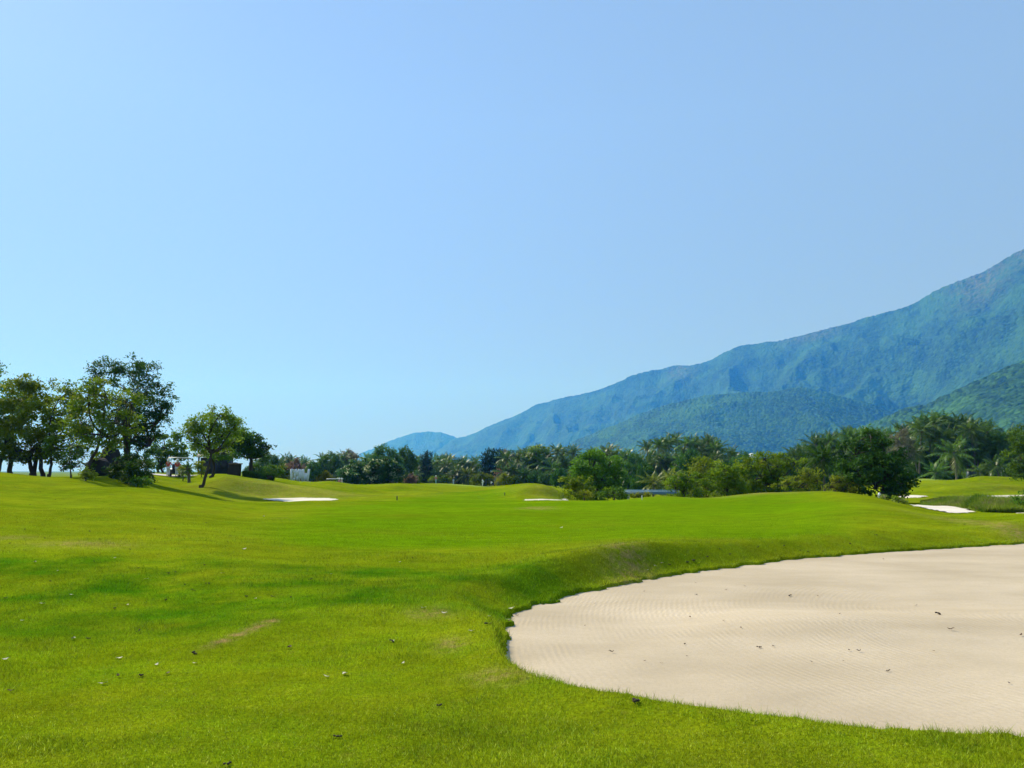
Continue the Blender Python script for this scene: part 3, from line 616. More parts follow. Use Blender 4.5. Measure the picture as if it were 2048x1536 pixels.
hero('broadleaf_tree', 422, 72, [(445, 880, 34, 22, 0), (475, 868, 26, 20, 0), (490, 880, 24, 18, 0), (430, 900, 34, 12, 0), (470, 900, 28, 14, 0), (425, 914, 22, 8, -1.5), (455, 912, 22, 9, -1.5)], L_MID, 'straight trunk tree just behind the leaning tree at the hut', 8, per=9, cl=26, tr=.16, leaf=.11)
hero('broadleaf_tree', 316, 88, [(330, 890, 28, 20, 0), (315, 912, 22, 20, 0), (350, 900, 24, 18, 0), (345, 880, 18, 14, 0), (372, 915, 22, 10, 0), (325, 932, 16, 9, 0)], L_MID, 'rounded dark green tree beyond the golf cart', 9, per=7, cl=26, tr=.13, leaf=.15, trunks=((0, 0), (.5, 0)))
# shrubs and boulders below the feathery tree
def rock(seed, r3, n=26):
    r = np.random.default_rng(seed); th = np.linspace(0, math.pi, n); ph = np.linspace(0, 2*math.pi, n*2, endpoint=False)
    T, Ph = np.meshgrid(th, ph, indexing='ij'); d = np.stack([np.sin(T)*np.cos(Ph), np.sin(T)*np.sin(Ph), np.cos(T)], -1)
    q = np.sign(d)*np.abs(d)**.72; k = 1+.16*fbm(d[..., 0]*2+seed, d[..., 1]*2+d[..., 2]*1.7, 4, seed)
    V = (q*k[..., None]*np.array(r3)).reshape(-1, 3); m = n*2
    i = np.arange(n-1)[:, None]*m; j = np.arange(m)[None]
    mb = MB(); mb.add(V, np.stack([i+j, i+(j+1) % m, i+m+(j+1) % m, i+m+j], -1).reshape(-1, 4)); return mb
for (px, py, Y, wx, wy, lb) in ((220, 918, 54, 17, 23, 'tall rounded dark boulder beside the feathery tree trunk'), (196, 932, 52, 19, 17, 'low round boulder touching the tall boulder on its left'), (250, 940, 56, 22, 16, 'dark boulder half hidden by shrubs under the feathery tree')):
    x, y, z = at(px, py, Y); o = rock(int(px), (wx*Y/F, wx*Y/F, wy*Y/F*1.1)).obj('boulder', STONE, smooth=True); o.location = (x, y, z-.1); tag(o, lb, 'boulder')
for i, (px, Y, lst, mat, lb) in enumerate((
    (250, 50, [(250, 934, 26, 18, 0), (236, 946, 22, 14, 0), (262, 922, 18, 16, 0)], L_DARK, 'rounded black green shrub against the boulders'),
    (280, 48, [(278, 936, 22, 20, 0), (288, 955, 16, 14, 0), (266, 955, 22, 15, 0)], L_DARK, 'largest dark shrub at the right end of the boulders'),
    (283, 45, [(285, 962, 12, 8, 0), (276, 966, 9, 6, 0)], L_MID, 'small bright leafed shrub at the foot of the largest dark shrub'),
    (290, 60, [(292, 918, 10, 10, 0), (300, 930, 9, 9, 0)], L_BLUE, 'open pale shrub showing above the dark shrubs by the feathery tree'),
    (172, 44, [(172, 945, 8, 10, 0), (180, 952, 7, 6, 0)], L_GOLD, 'yellowish little shrub at the leaning trunk'),
    (366, 72, [(366, 942, 9, 9, 0)], L_GOLD, 'round yellow green shrub right of the golf cart'),
    (403, 76, [(403, 938, 9, 10, 0), (398, 928, 8, 8, 0)], L_GOLD, 'golden shrub between the small fan palm and the hut'),
    (515, 74, [(515, 940, 14, 10, 0)], L_DARK, 'dark dome shrub standing in the clipped hedge'),
    (545, 88, [(540, 938, 12, 8, 0), (556, 943, 10, 7, 0)], L_MID, 'green flowering shrub on the slope left of the white letters'),
    )):
    hero('shrub', px, Y, lst, mat, lb, 30+i, cat='shrub', per=44, cl=26, sp=.14, leaf=.075, tr=.04, twigs=False)
def hedge(px0, px1, Y, h, w, mat, label, seed):
    a_, b_ = on(px0, Y), on(px1, Y-1.5); r = np.random.default_rng(seed); n = 5200
    t = r.random(n); ang = r.random(n); e_ = r.random((n, 2))*2-1
    dx, dy = b_[0]-a_[0], b_[1]-a_[1]; L = math.hypot(dx, dy); nx, ny = -dy/L, dx/L
    side = r.integers(0, 3, n); lat = np.where(side == 0, -1, np.where(side == 1, 1, e_[:, 0]))*w/2*r.uniform(.85, 1.08, n)
    zz = np.where(side == 2, 1, r.random(n))*h*r.uniform(.9, 1.06, n)
    P = np.stack([t*dx+nx*lat, t*dy+ny*lat, zz+(b_[2]-a_[2])*t], -1)
    V, Fc = leaves(P, .07, .4, n_rng=r); mb = MB(); mb.add(V, Fc, np.repeat(r.random(n), 4)); o = empty('hedge', a_); tag(o, label, 'hedge')
    mb.obj('foliage', mat, o); c = MB(); c.box((dx/2, dy/2, h*.4+(b_[2]-a_[2])/2-.02), (L*.94, w*.75, h*.7), math.atan2(dy, dx)); c.obj('branches', BARK, o)
hedge(493, 541, 70, .5, .9, L_DARK, 'low clipped dark hedge at the foot of the stout dark tree', 71)
# ---------------- palms
def palm_meshes(seed, h, nf=22, fl=3.4, tr=.14, mat=None, lean=.5, fat=1., young=False):
    r = np.random.default_rng(seed); tb = MB(); a = r.uniform(0, 6.28); t = np.linspace(0, 1, 9)
    P = np.stack([math.cos(a)*lean*t**1.7, math.sin(a)*lean*t**1.7, h*t], -1); P[0, 2] = -.3
    rad = tr*(1.0-.35*t)*np.where(t < .08, 1.5, 1)*(1+(fat-1)*t**2); tb.tube(P, rad, 8); top = P[-1]
    tb.lathe([(.01, -.5), (tr*1.5*fat, -.35), (tr*1.3*fat, .1), (.02, .45)], top, 8)
    lb = MB()
    for i in range(nf):
        az = i*2.39996+r.normal()*.15; el = math.radians(np.interp(i, [0, nf-1], [80, -38])+r.normal()*6); L = fl*r.uniform(.8, 1.1)*(1 if i > 4 else .8)
        m = 11; s = np.linspace(0, 1, m); droop = r.uniform(.9, 1.5)*(1-.35*math.sin(max(el, 0)))
        ang = el-droop*s**1.6; st = L/(m-1); rr = np.concatenate([[0], np.cumsum(np.cos(ang[:-1])*st)]); zz = np.concatenate([[0], np.cumsum(np.sin(ang[:-1])*st)])
        d = np.array([math.cos(az), math.sin(az), 0]); sd_ = np.array([-math.sin(az), math.cos(az), 0]); R = top+np.outer(rr, d)+np.outer(zz, [0, 0, 1])
        lb.tube(R, np.linspace(.035, .008, m), 3)
        nl = 14; ss = np.linspace(.12, 1, nl); V = []; dead = .97 if (i > nf-3 and r.random() < .5) else None
        for side in (-1, 1):
            b0 = np.stack([np.interp(ss, s, R[:, k]) for k in range(3)], -1); tang = np.stack([np.gradient(b0[:, k]) for k in range(3)], -1); tang /= np.linalg.norm(tang, axis=1)[:, None]
            ll = (fl*.235)*np.sin(np.clip(ss*1.05, 0, 1)*math.pi*.86+.25)*r.uniform(.85, 1.1, nl)
            tip = b0+(sd_*side*.82+tang*.5+np.array([0, 0, -.55])+r.normal(size=(nl, 3))*.08)*ll[:, None]
            wv = tang*(.075*fl/3.4+.015)
            mid = b0*.5+tip*.5+np.array([0, 0, .05])
            V.append(np.stack([b0-wv*.6, mid-wv, tip, mid+wv], 1))
        V = np.concatenate(V).reshape(-1, 3); k_ = len(V)//4
        av = np.clip(.35+.3*r.normal()+.12*r.normal(size=k_), 0, .9) if dead is None else np.full(k_, dead)
        lb.add(V, np.arange(len(V)).reshape(-1, 4), np.repeat(av, 4))
    return tb.mesh('trunk', BARKP, True), lb.mesh('fronds', mat or L_PALM)
PV = [palm_meshes(100+i, 1, nf=n_f, fl=fl) for i, (n_f, fl) in enumerate(((22, 3.3), (26, 3.5), (20, 3.1), (24, 3.7)))]
def palm_at(variants, px, pytop, Y, seed):
    """a palm of its own height: the trunk is one of a few heights, the crown is shared"""
    return None
HS = [3, 4.5, 6, 7.5, 9, 10.5, 12]
PM = {}
def palm(px, pytop, Y, label, group=None, fl=None, fat=1, mat=None, tr=.14, uniq=False):
    x, y, z = at(px, pytop, Y); gz = hat(x, Y); tot = z-gz; i = random.randrange(3)
    fl_ = fl or 3.3; hh_ = max(.8, tot-fl_*.72); k = min(HS, key=lambda q: abs(q-hh_)); key = (k, i) if not (fl or uniq or mat) else (px, Y)
    if key not in PM: PM[key] = palm_meshes(hash(key) % 9999 if isinstance(px, int) else 7, k if key == (k, i) else hh_, nf=20+2*i, fl=fl_, lean=random.uniform(.2, .9) if k > 4 else .15, fat=fat, mat=mat, tr=tr)
    s = (hh_+fl_*.72)/(k+fl_*.72) if key == (k, i) else 1.
    o = plant_tree('coconut_palm', PM[key], (x, Y, gz), random.uniform(0, 6.28), (s, s, s), label, 'palm', group, crown='fronds')
    return o
ENV = [(480, 902), (520, 900), (550, 905), (580, 903), (610, 908), (640, 906), (680, 902), (720, 905), (760, 898), (800, 893), (830, 905), (860, 903), (890, 897), (930, 905), (970, 900), (1000, 902), (1030, 892), (1075, 886), (1130, 884), (1170, 893), (1220, 884), (1250, 892), (1275, 898), (1300, 872), (1330, 863), (1360, 860), (1400, 862), (1420, 858), (1445, 878), (1480, 886), (1500, 900), (1540, 908), (1580, 897), (1620, 864), (1660, 856), (1720, 846), (1760, 855), (1810, 838), (1850, 820), (1895, 815), (1920, 826), (1960, 828), (1990, 845), (2030, 850), (2100, 850)]
ex, ey = zip(*ENV)
def env(px): return float(np.interp(px, ex, ey))
groves = [('behind the white letters', 500, 640, [522, 558, 576, 588, 606, 628], 185), ('behind the white flowering domes', 640, 830, [652, 668, 690, 705, 735, 812, 822], 190),
          ('left of the dark conifer clump', 830, 960, [836, 862, 872, 888, 898, 915, 932, 948], 190), ('between the dark conifer clump and the footbridge', 1000, 1245, [1008, 1030, 1050, 1062, 1074, 1092, 1108, 1124, 1140, 1158, 1186, 1206, 1222, 1236], 180),
          ('above the footbridge', 1245, 1470, [1255, 1276, 1296, 1312, 1322, 1340, 1352, 1368, 1384, 1400, 1412, 1424, 1440, 1466], 165), ('right of the white building gable', 1500, 1700, [1528, 1560, 1592, 1606, 1624, 1640, 1655, 1672, 1690], 150),
          ('above the huge dark tree', 1700, 1800, [1706, 1718, 1730, 1746, 1762, 1780], 145), ('in the tall grove at far right', 1800, 2048, [1806, 1818, 1832, 1846, 1860, 1874, 1888, 1900, 1914, 1928, 1944, 1958, 1976, 1992, 2012, 2030, 2045], 132)]
for where, x0, x1, lst, Y0 in groves:
    for i, px in enumerate(lst):
        palm(px, env(px)+random.uniform(-4, 5)+(6 if i % 2 else 0), Y0+random.uniform(-8, 10), f'{ordw(i)} skyline palm from the left {where}', 'skyline coconut palms')
for where, x0, x1, lst, Y0 in groves:        # lower ranks inside each grove, nothing tells one from the next
    w_ = x1-x0; n = int(w_/11)
    for i in range(n):
        px = x0+(i+.5)*w_/n+random.uniform(-4, 4); k = random.choice((.22, .38, .55))
        top = env(px); palm(round(px), top+(962-top)*k, Y0-random.uniform(2, 14)*(k*2), f'shorter coconut palm low in the grove {where}', f'lower palms {where}')
# marked single palms
palm(1645, 878, 60, 'dark coconut palm standing in front of the yellow green layered trees', uniq=True, fl=2.2, mat=L_DARK, tr=.1)
palm(1908, 868, 104, 'single straight coconut palm in front of the tall grove at far right', uniq=True, fl=3.6)
hero('round_tree', 500, 72, [(500, 882, 22, 14, 0), (514, 896, 22, 17, 0), (486, 894, 20, 16, 0), (524, 910, 15, 11, 0), (502, 908, 24, 10, 0)], L_DARK, 'dark leafy tree with a stout trunk rising from the clipped hedge', 49, per=12, cl=30, tr=.24, leaf=.12, fork=.45)
palm(380, 924, 66, 'small fan palm right of the golf cart', uniq=True, fl=.85, mat=L_MID, fat=1.2, tr=.13)
palm(1305, 938, 96, 'low arching palm behind the footbridge', uniq=True, fl=2.4, mat=L_PALMY)
palm(1420, 930, 100, 'yellowish palm behind the round bushes by the footbridge', uniq=True, fl=3, mat=L_PALMY)
palm(1340, 930, 105, 'golden young palm above the right end of the footbridge', uniq=True, fl=3, mat=L_PALMY)
palm(936, 928, 178, 'yellow green young palm behind the far green', uniq=True, fl=3.4, mat=L_PALMY)
palm(1870, 925, 108, 'low spreading palm beside the huge dark tree', uniq=True, fl=2.6)
palm(1960, 935, 108, 'low palm with upright fronds by the dark grove opening', uniq=True, fl=2.4)
palm(1995, 905, 106, 'leaning palm just right of the grove opening', uniq=True, fl=3)
# ---------------- background broadleaf trees
def proto(seed, mat, kind):
    if kind == 'round': bl = [(0, 0, 3.6, 2.2, 2.2, 1.7), (1.2, .3, 3.0, 1.6, 1.6, 1.3), (-1.3, -.2, 3.0, 1.6, 1.6, 1.3), (.2, -.8, 4.4, 1.3, 1.3, 1.0), (-.5, .5, 2.0, 1.7, 1.7, 1.0)]
    elif kind == 'low': bl = [(0, 0, 1.0, 1.9, 1.6, .8), (1.4, .2, .8, 1.4, 1.2, .65), (-1.4, -.2, .8, 1.3, 1.2, .65), (.2, 0, 1.55, 1.1, 1.0, .5)]
    elif kind == 'cone': bl = [(0, 0, 1.5, 1.3, 1.3, 1.5), (0, 0, 3.2, 1.1, 1.1, 1.3), (.2, 0, 4.8, .8, .8, 1.1), (-.5, .2, 4.2, .7, .7, .9), (.6, .1, 4.0, .7, .7, .9)]
    else: bl = [(0, 0, 3.9, 2.6, 2.4, .5), (1.6, .2, 3.1, 1.8, 1.6, .42), (-1.7, -.2, 3.0, 1.8, 1.6, .42), (.3, -.4, 2.2, 2.0, 1.8, .4), (-.6, 0, 4.6, 1.3, 1.3, .4)]
    return tree_meshes(seed, 5, bl, mat, leaf=.17, per=6 if kind != 'low' else 11, cl=20, sp=.3, tr=.13, twigs=False)
PR = {(k, nme): proto(200+7*i+j, mt, k) for i, k in enumerate(('round', 'low', 'cone', 'flat')) for j, (nme, mt) in enumerate((('dark', L_DARK), ('far', L_BLUE), ('olive', L_OLIVE), ('pink', L_PINK), ('grey', L_GREY), ('gold', L_GOLD))) if not (k == 'cone' and nme != 'dark') and not (nme == 'pink' and k == 'flat')}
PR[('cone', 'dark')] = proto(300, L_CONIF, 'cone')
def bgtree(kind, colr, px, pytop, Y, wpx, label, cat='tree', group=None, name=None):
    x, y, z = at(px, pytop, Y); gz = hat(x, Y); H = {'round': 5.4, 'low': 2.05, 'cone': 5.9, 'flat': 5.0}[kind]; W = {'round': 5.8, 'low': 5.6, 'cone': 2.7, 'flat': 6.8}[kind]
    sz = max(.3, z-gz)/H; sx = wpx*Y/F/W
    return plant_tree(name or {'low': 'shrub', 'cone': 'conifer', 'flat': 'spreading_tree', 'round': 'broadleaf_tree'}[kind], PR[(kind, colr)], (x, Y, gz), random.choice((0, 3.14))+random.uniform(-.3, .3), (sx, sx, sz), label, cat, group)
B = [('round', 'far', 660, 905, 178, 60, 'hazy tree at the left shoulder of the white flowering domes'), ('round', 'grey', 700, 902, 185, 60, 'pale twiggy tree above the left white flowering dome'),
     ('round', 'far', 772, 890, 165, 70, 'bushy tree rising above the right white flowering dome'), ('round', 'far', 812, 893, 170, 46, 'rounded hazy tree at the foot of the small blue hill'),
     ('cone', 'dark', 848, 905, 178, 18, 'short dark conifer under the small blue hill'), ('cone', 'dark', 858, 900, 180, 20, 'taller dark conifer under the small blue hill'),
     ('cone', 'dark', 968, 902, 176, 18, 'left and lowest spire of the dark conifer clump'), ('cone', 'dark', 980, 894, 178, 20, 'second spire of the dark conifer clump'), ('cone', 'dark', 990, 896, 178, 20, 'third spire of the dark conifer clump'), ('cone', 'dark', 998, 895, 180, 20, 'right spire of the dark conifer clump'),
     ('round', 'grey', 1015, 902, 184, 50, 'greyish tree right of the dark conifer clump'), ('round', 'olive', 1072, 888, 178, 60, 'light green tree on the skyline left of the tall mountain palms'),
     ('low', 'pink', 1012, 933, 172, 50, 'pinkish domed tree behind the far green'), ('low', 'olive', 965, 946, 172, 50, 'olive bush behind the bending golfer'), ('low', 'olive', 880, 950, 174, 44, 'olive bush behind the golfer in pink'),
     ('low', 'pink', 820, 948, 172, 34, 'reddish low bush left of the golfer in pink'), ('low', 'olive', 790, 955, 165, 30, 'low olive bush at the foot of the right flowering dome'),
     ('low', 'far', 1100, 945, 165, 50, 'grey green bush left of the big round fairway tree'), ('round', 'dark', 628, 924, 122, 34, 'dark tree just right of the white letters'), ('low', 'gold', 650, 943, 122, 34, 'yellow brown bush between the letters and the flowering domes'),
     ('low', 'pink', 590, 922, 160, 46, 'pale reddish bush above the white letters'), ('low', 'olive', 560, 930, 150, 50, 'green bush on the slope left of the letters'), ('round', 'far', 540, 908, 165, 56, 'hazy tree behind the stout dark tree at the hedge'),
     ('low', 'dark', 1120, 938, 150, 44, 'shaded bush behind the narrow white bunker'), ('low', 'far', 740, 930, 150, 90, 'grey green shrubs between the two flowering domes'),
     ('round', 'dark', 1195, 900, 70, 70, None), ('flat', 'olive', 1510, 903, 78, 90, None), ('round', 'far', 1270, 905, 150, 50, 'dense hazy tree behind the round fairway tree'),
     ('round', 'dark', 1380, 900, 140, 70, 'dark mass of trees under the tallest middle palms'), ('round', 'far', 1480, 905, 140, 60, 'hazy tree beside the white building gable'), ('round', 'grey', 1800, 862, 118, 60, 'bare greyish twiggy tree behind the huge dark tree'),
     ('round', 'dark', 1850, 905, 128, 60, 'shaded tree filling the grove left of the single palm'), ('round', 'dark', 1925, 900, 140, 80, 'shadowed tree behind the grove opening'), ('round', 'dark', 1985, 905, 130, 60, 'dark tree behind the leaning palm'), ('low', 'dark', 2020, 930, 112, 50, 'dense bush right of the white flag'),
     ('round', 'far', 1590, 895, 135, 60, 'hazy tree left of the dark palm'), ('round', 'dark', 1450, 925, 110, 70, 'shaded tree behind the two round olive domes'), ('round', 'dark', 1560, 925, 100, 70, 'shaded tree behind the layered yellow green trees'),
     ('round', 'dark', 1290, 925, 120, 50, 'dark tree at the left end behind the footbridge'), ('low', 'dark', 1350, 950, 108, 60, 'dark bush right behind the footbridge'), ('low', 'dark', 1280, 955, 106, 40, 'dark bush left behind the footbridge')]
for k, c, px, t, Y, w, lb in B:
    if lb: bgtree(k, c, px, t, Y, w, lb, 'shrub' if k == 'low' else 'tree')
for where, x0, x1, lst, Y0 in groves:        # understorey that closes each grove
    n = int((x1-x0)/14)
    for i in range(n):
        px = x0+(i+.5)*(x1-x0)/n; top = env(px)
        bgtree(random.choice(('round', 'round', 'flat')), random.choice(('dark', 'dark', 'dark', 'far', 'dark')), px, top+(955-top)*random.uniform(.3, .62), Y0+random.uniform(0, 16), random.uniform(34, 54), f'bushy tree among the palm trunks {where}', 'tree', f'understorey trees {where}')
    for i in range(int((x1-x0)/22)):
        px = x0+(i+.5)*22+random.uniform(-5, 5)
        bgtree('low', random.choice(('dark', 'far', 'olive', 'far', 'gold')), px, random.uniform(940, 952), Y0-random.uniform(8, 14), random.uniform(26, 44), f'low bush at the grove foot {where}', 'shrub', f'low bushes at the foot of the grove {where}')
# white flowering domes
hero('flowering_tree', 715, 126, [(715, 945, 34, 24, 0), (695, 952, 24, 18, 0), (730, 935, 24, 18, 1)], L_FLOWER, 'left dome shaped tree dotted with pale blossoms', 50, per=9, cl=30, leaf=.17, tr=.12, sp=.26)
hero('flowering_tree', 768, 124, [(765, 942, 34, 26, 0), (785, 948, 24, 20, 0), (748, 940, 22, 22, 0), (775, 928, 18, 12, 0)], L_FLOWER, 'right and taller dome shaped tree dotted with pale blossoms', 51, per=9, cl=30, leaf=.17, tr=.12, sp=.26)
# fairway edge bushes and trees, right of centre
hero('shrub', 1155, 52, [(1135, 965, 18, 12, 0), (1165, 965, 22, 13, 0), (1150, 980, 28, 14, 0), (1178, 985, 20, 12, 0), (1150, 992, 32, 8, 0)], L_OLIVE, 'wide olive bush at the right end of the narrow white bunker', 60, cat='shrub', hollow=.72, per=22, cl=24, sp=.15, leaf=.08, tr=.05)
hero('shrub', 1168, 47, [(1168, 989, 15, 9, 0)], L_GOLD, 'small yellow green bush in front of the wide olive bush', 61, cat='shrub', per=26, cl=22, sp=.12, leaf=.07, tr=.04)
hero('round_tree', 1195, 66, [(1180, 930, 34, 22, 0), (1215, 930, 32, 22, 0), (1195, 950, 48, 24, 0), (1165, 952, 24, 18, 0), (1230, 958, 22, 20, 0), (1195, 912, 26, 12, 0), (1200, 975, 46, 18, 0), (1205, 992, 46, 12, 0)], L_MID, 'big rounded dark green tree between the narrow bunker and the footbridge', 62, hollow=.72, per=10, cl=30, tr=.16, leaf=.11)
hero('shrub', 1228, 49, [(1228, 984, 20, 10, 0), (1212, 990, 14, 7, 0), (1245, 990, 8, 8, 0)], L_MID, 'open low bush at the left end of the footbridge', 63, cat='shrub', per=22, cl=18, sp=.15, leaf=.08, tr=.05)
hero('shrub', 1282, 50, [(1272, 990, 12, 3.5, 0), (1288, 989, 13, 4, 0)], L_GOLD, 'flat topped little bush in front of the footbridge', 64, cat='shrub', per=26, cl=16, sp=.1, leaf=.07, tr=.03)
hero('spreading_tree', 1365, 62, [(1360, 962, 28, 11, 0), (1385, 968, 26, 12, 0), (1350, 975, 20, 7, 0), (1378, 952, 20, 9, 0), (1375, 984, 36, 12, 0), (1372, 995, 34, 8, 0)], L_OLIVE, 'low spreading olive tree at the right end of the footbridge', 65, hollow=.72, per=16, cl=26, sp=.16, leaf=.09, tr=.08)
hero('round_tree', 1405, 66, [(1400, 932, 28, 18, 0), (1415, 942, 26, 22, 0), (1390, 948, 18, 18, 0), (1410, 965, 30, 20, 0), (1412, 988, 34, 12, 0)], L_OLIVE, 'left of two round olive domes at the fairway crest', 66, hollow=.72, per=12, cl=30, tr=.12, leaf=.1)
hero('round_tree', 1455, 62, [(1450, 938, 26, 18, 0), (1465, 950, 26, 22, 0), (1440, 960, 26, 22, 0), (1470, 970, 22, 16, 0), (1450, 982, 42, 14, 0)], L_OLIVE, 'right and nearer of two round olive domes at the fairway crest', 67, hollow=.72, per=12, cl=30, tr=.12, leaf=.1)
hero('spreading_tree', 1540, 64, [(1530, 915, 40, 9, 0), (1505, 930, 24, 12, 0), (1555, 930, 36, 12, 0), (1520, 948, 36, 13, 0), (1500, 962, 24, 12, 0), (1560, 950, 26, 9, 0), (1540, 972, 40, 14, 0), (1590, 925, 26, 8, 0), (1510, 982, 34, 10, 0), (1570, 980, 34, 10, 0)], L_OLIVE, 'large layered yellow green tree left of the dark palm', 68, hollow=.72, per=14, cl=28, sp=.18, leaf=.1, tr=.14)
hero('spreading_tree', 1600, 58, [(1590, 960, 34, 6, 0), (1570, 970, 24, 7, 0), (1620, 945, 22, 8, 0), (1610, 974, 30, 7, 0), (1635, 960, 14, 8, 0)], L_GOLD, 'low layered golden tree at the foot of the dark palm', 69, per=20, cl=24, sp=.14, leaf=.08, tr=.07)
hero('spreading_tree', 1682, 50, [(1680, 960, 24, 6, 0), (1660, 972, 20, 6, 0), (1700, 972, 26, 7, 0), (1690, 983, 28, 6, 0), (1668, 985, 18, 5, 0)], L_GOLD, 'golden layered bush between the dark palm and the huge dark tree', 70, per=22, cl=24, sp=.13, leaf=.075, tr=.06)
hero('dense_tree', 1770, 50, [(1740, 890, 30, 20, 1), (1710, 905, 30, 26, 1), (1770, 905, 34, 26, 0), (1720, 940, 36, 30, 0), (1775, 945, 48, 34, 0), (1800, 960, 30, 26, -.5), (1750, 970, 44, 24, 0), (1705, 935, 30, 28, 1), (1740, 872, 18, 12, 1), (1785, 980, 26, 14, 0), (1695, 965, 20, 20, 1)], L_DARK, 'huge dense dark tree at the right end of the fairway crest', 71, per=11, cl=34, tr=.2, leaf=.11, hollow=.6)
hero('dense_tree', 2060, 80, [(2050, 880, 28, 28, 0), (2040, 915, 28, 26, 0), (2075, 900, 34, 34, 0), (2060, 940, 36, 20, 0), (2035, 945, 22, 14, 0)], L_MID, 'bright green leafy tree cut by the right edge', 72, hollow=.72, per=8, cl=28, tr=.16, leaf=.13)
hero('shrub', 2046, 33, [(2042, 1000, 18, 12, 0), (2060, 995, 20, 20, 0), (2036, 1012, 12, 8, 0)], L_MID, 'leafy bush at the right edge beside the weedy bank', 73, cat='shrub', per=34, cl=22, sp=.10, leaf=.055, tr=.035)
for i, (px, Y, lst, lb) in enumerate(((1795, 37, [(1790, 999, 12, 5, 0), (1803, 1001, 12, 5, 0)], 'small yellow green bush at the left end of the weedy bank'), (1765, 39, [(1762, 994, 12, 4, 0)], 'tiny tangled bush under the huge dark tree'))):
    hero('shrub', px, Y, lst, L_WEED, lb, 80+i, cat='shrub', per=60, cl=20, sp=.07, leaf=.05, tr=.02)
# weedy bank behind the right bunker: uncountable tangle
r = np.random.default_rng(90); n = 60000
px = r.uniform(1835, 2110, n); Yn = np.interp(px, [1800, 1830, 1900, 1960, 2048, 2110], [40, 39.3, 37.3, 32.6, 32, 31.5])
Y = Yn+r.random(n)**1.3*11; x = (px-1024)/F*Y; gz = height(x, Y)
top = EYE-(np.interp(px, [1835, 1850, 2110], [1000, 993, 993])-HOR)*Y/F; edge_ = sstep(0, 1.6, Y-Yn)
hb = np.clip(top-gz, .1, 1.2)*(.25+.75*edge_)*np.clip(.70+.75*fbm(x*.45, Y*.45, 4, 91), .25, 1.15)*sstep(1835, 1900, px+18*fbm(Y, Y*0, 3, 3)); zz = gz+hb*r.random(n)**.55
V, Fc = leaves(np.stack([x, Y, zz], -1), .055, .2, n_rng=r); mb = MB()
wb = r.uniform(.12, .34, n); wa = r.uniform(0, 6.28, n); z1 = gz+hb*r.uniform(.3, .95, n); wl = wb*r.uniform(.15, .7, n)
Vb = np.stack([np.stack([x-np.cos(wa)*.014, Y-np.sin(wa)*.014, z1], -1), np.stack([x+np.cos(wa)*.014, Y+np.sin(wa)*.014, z1], -1), np.stack([x+np.sin(wa)*wl, Y+np.cos(wa)*wl, z1+wb*.8], -1)], 1).reshape(-1, 3)
mb.add(Vb, np.arange(3*n).reshape(-1, 3), np.repeat(np.clip(.25+r.random(n)*.6+fbm(x*.9, Y*.9, 3, 93)*1.1, 0, 1), 3)); mb.add(V, Fc, np.repeat(np.clip(r.random(n)*.7+fbm(x*.7, Y*.7, 2, 92)*.8, 0, 1), 4))
tag(mb.obj('weeds', L_WEED), 'tangled bank of tall green weeds behind the right bunker', 'weeds', kind='stuff')
# ------------------------------------------------------------------ built things
def hut():
    x, y, z = on(433, 84); o = empty('hut', (x, y, z), .15); W, D, H = 2.9, 2.2, 1.55; z0 = at(433, 945, 84)[2]-z
    dk = plain('dark_timber', (.035, .04, .055), .8, .2, 3); rf = plain('pale_roof', (.42, .38, .32), .8, .15, 2)
    m = MB(); m.box((0, 0, (z0+H)/2-.1), (W, D, H-z0+.6 if z0 < 0 else H+z0+.2)); m.obj('wall', dk, o)
    m = MB(); top = H+max(z0, 0)+.05
    for s_ in (-1, 1):
        P = [(-W/2-.35, s_*(D/2+.4), top), (W/2+.35, s_*(D/2+.4), top), (W/2+.35, 0, top+.55), (-W/2-.35, 0, top+.55)]
        P += [(a_, b_, c_+.1) for a_, b_, c_ in P]; m.add(P, [(0, 1, 2, 3), (7, 6, 5, 4), (0, 4, 5, 1), (1, 5, 6, 2), (2, 6, 7, 3), (3, 7, 4, 0)])
    m.obj('roof', rf, o)
    for k in (-1, 1):
        m = MB(); m.box((k*.9, -D/2-.03, top-.9), (.8, .05, .8)); w = m.obj('window', DARKM, o)
        m = MB()
        for a_, b_, c_, d_ in ((0, .42, .9, .06), (0, -.42, .9, .06)): m.box((k*.9, -D/2-.06, top-.9+b_), (c_, .05, d_))
        for a_ in (-.43, .43): m.box((k*.9+a_, -D/2-.06, top-.9), (.05, .05, .78))
        m.obj('frame', dk, w)
    for k in (-W/2-.1, 0, W/2+.1):
        m = MB(); m.box((k, -D/2-.3, top/2-.2), (.14, .14, top+.35)); m.obj('post', dk, o)
    tag(o, 'dark timber hut with a pale roof edge behind the leaning tree', 'hut')
hut()
def stump():
    x, y, z = on(467, 70); o = empty('log_screen', (x, y, z)); r = np.random.default_rng(5); m = MB()
    for i in range(9):
        t = i/8; X = (t-.5)*.9; h = 1.0+.12*math.sin(t*3)+r.normal()*.03; m.tube([(X-.05, 0, -.15), (X-.02, 0, h*.5), (X+.03+(.08*(1-t)), 0, h)], [.075, .07, .06], 8)
        m.tube([(X-.05, .5, -.15), (X, .5, h)], [.07, .06], 8)
    m.obj('logs', BARK, o); m = MB(); m.box((.05, .25, 1.03), (1.05, .75, .09), 0, .02); m.obj('lid', plain('thatch', (.22, .15, .09), .9, .3, 12, bump=.6), o)
    tag(o, 'small dark log enclosure between the hut and the stout dark tree', 'enclosure')
stump()
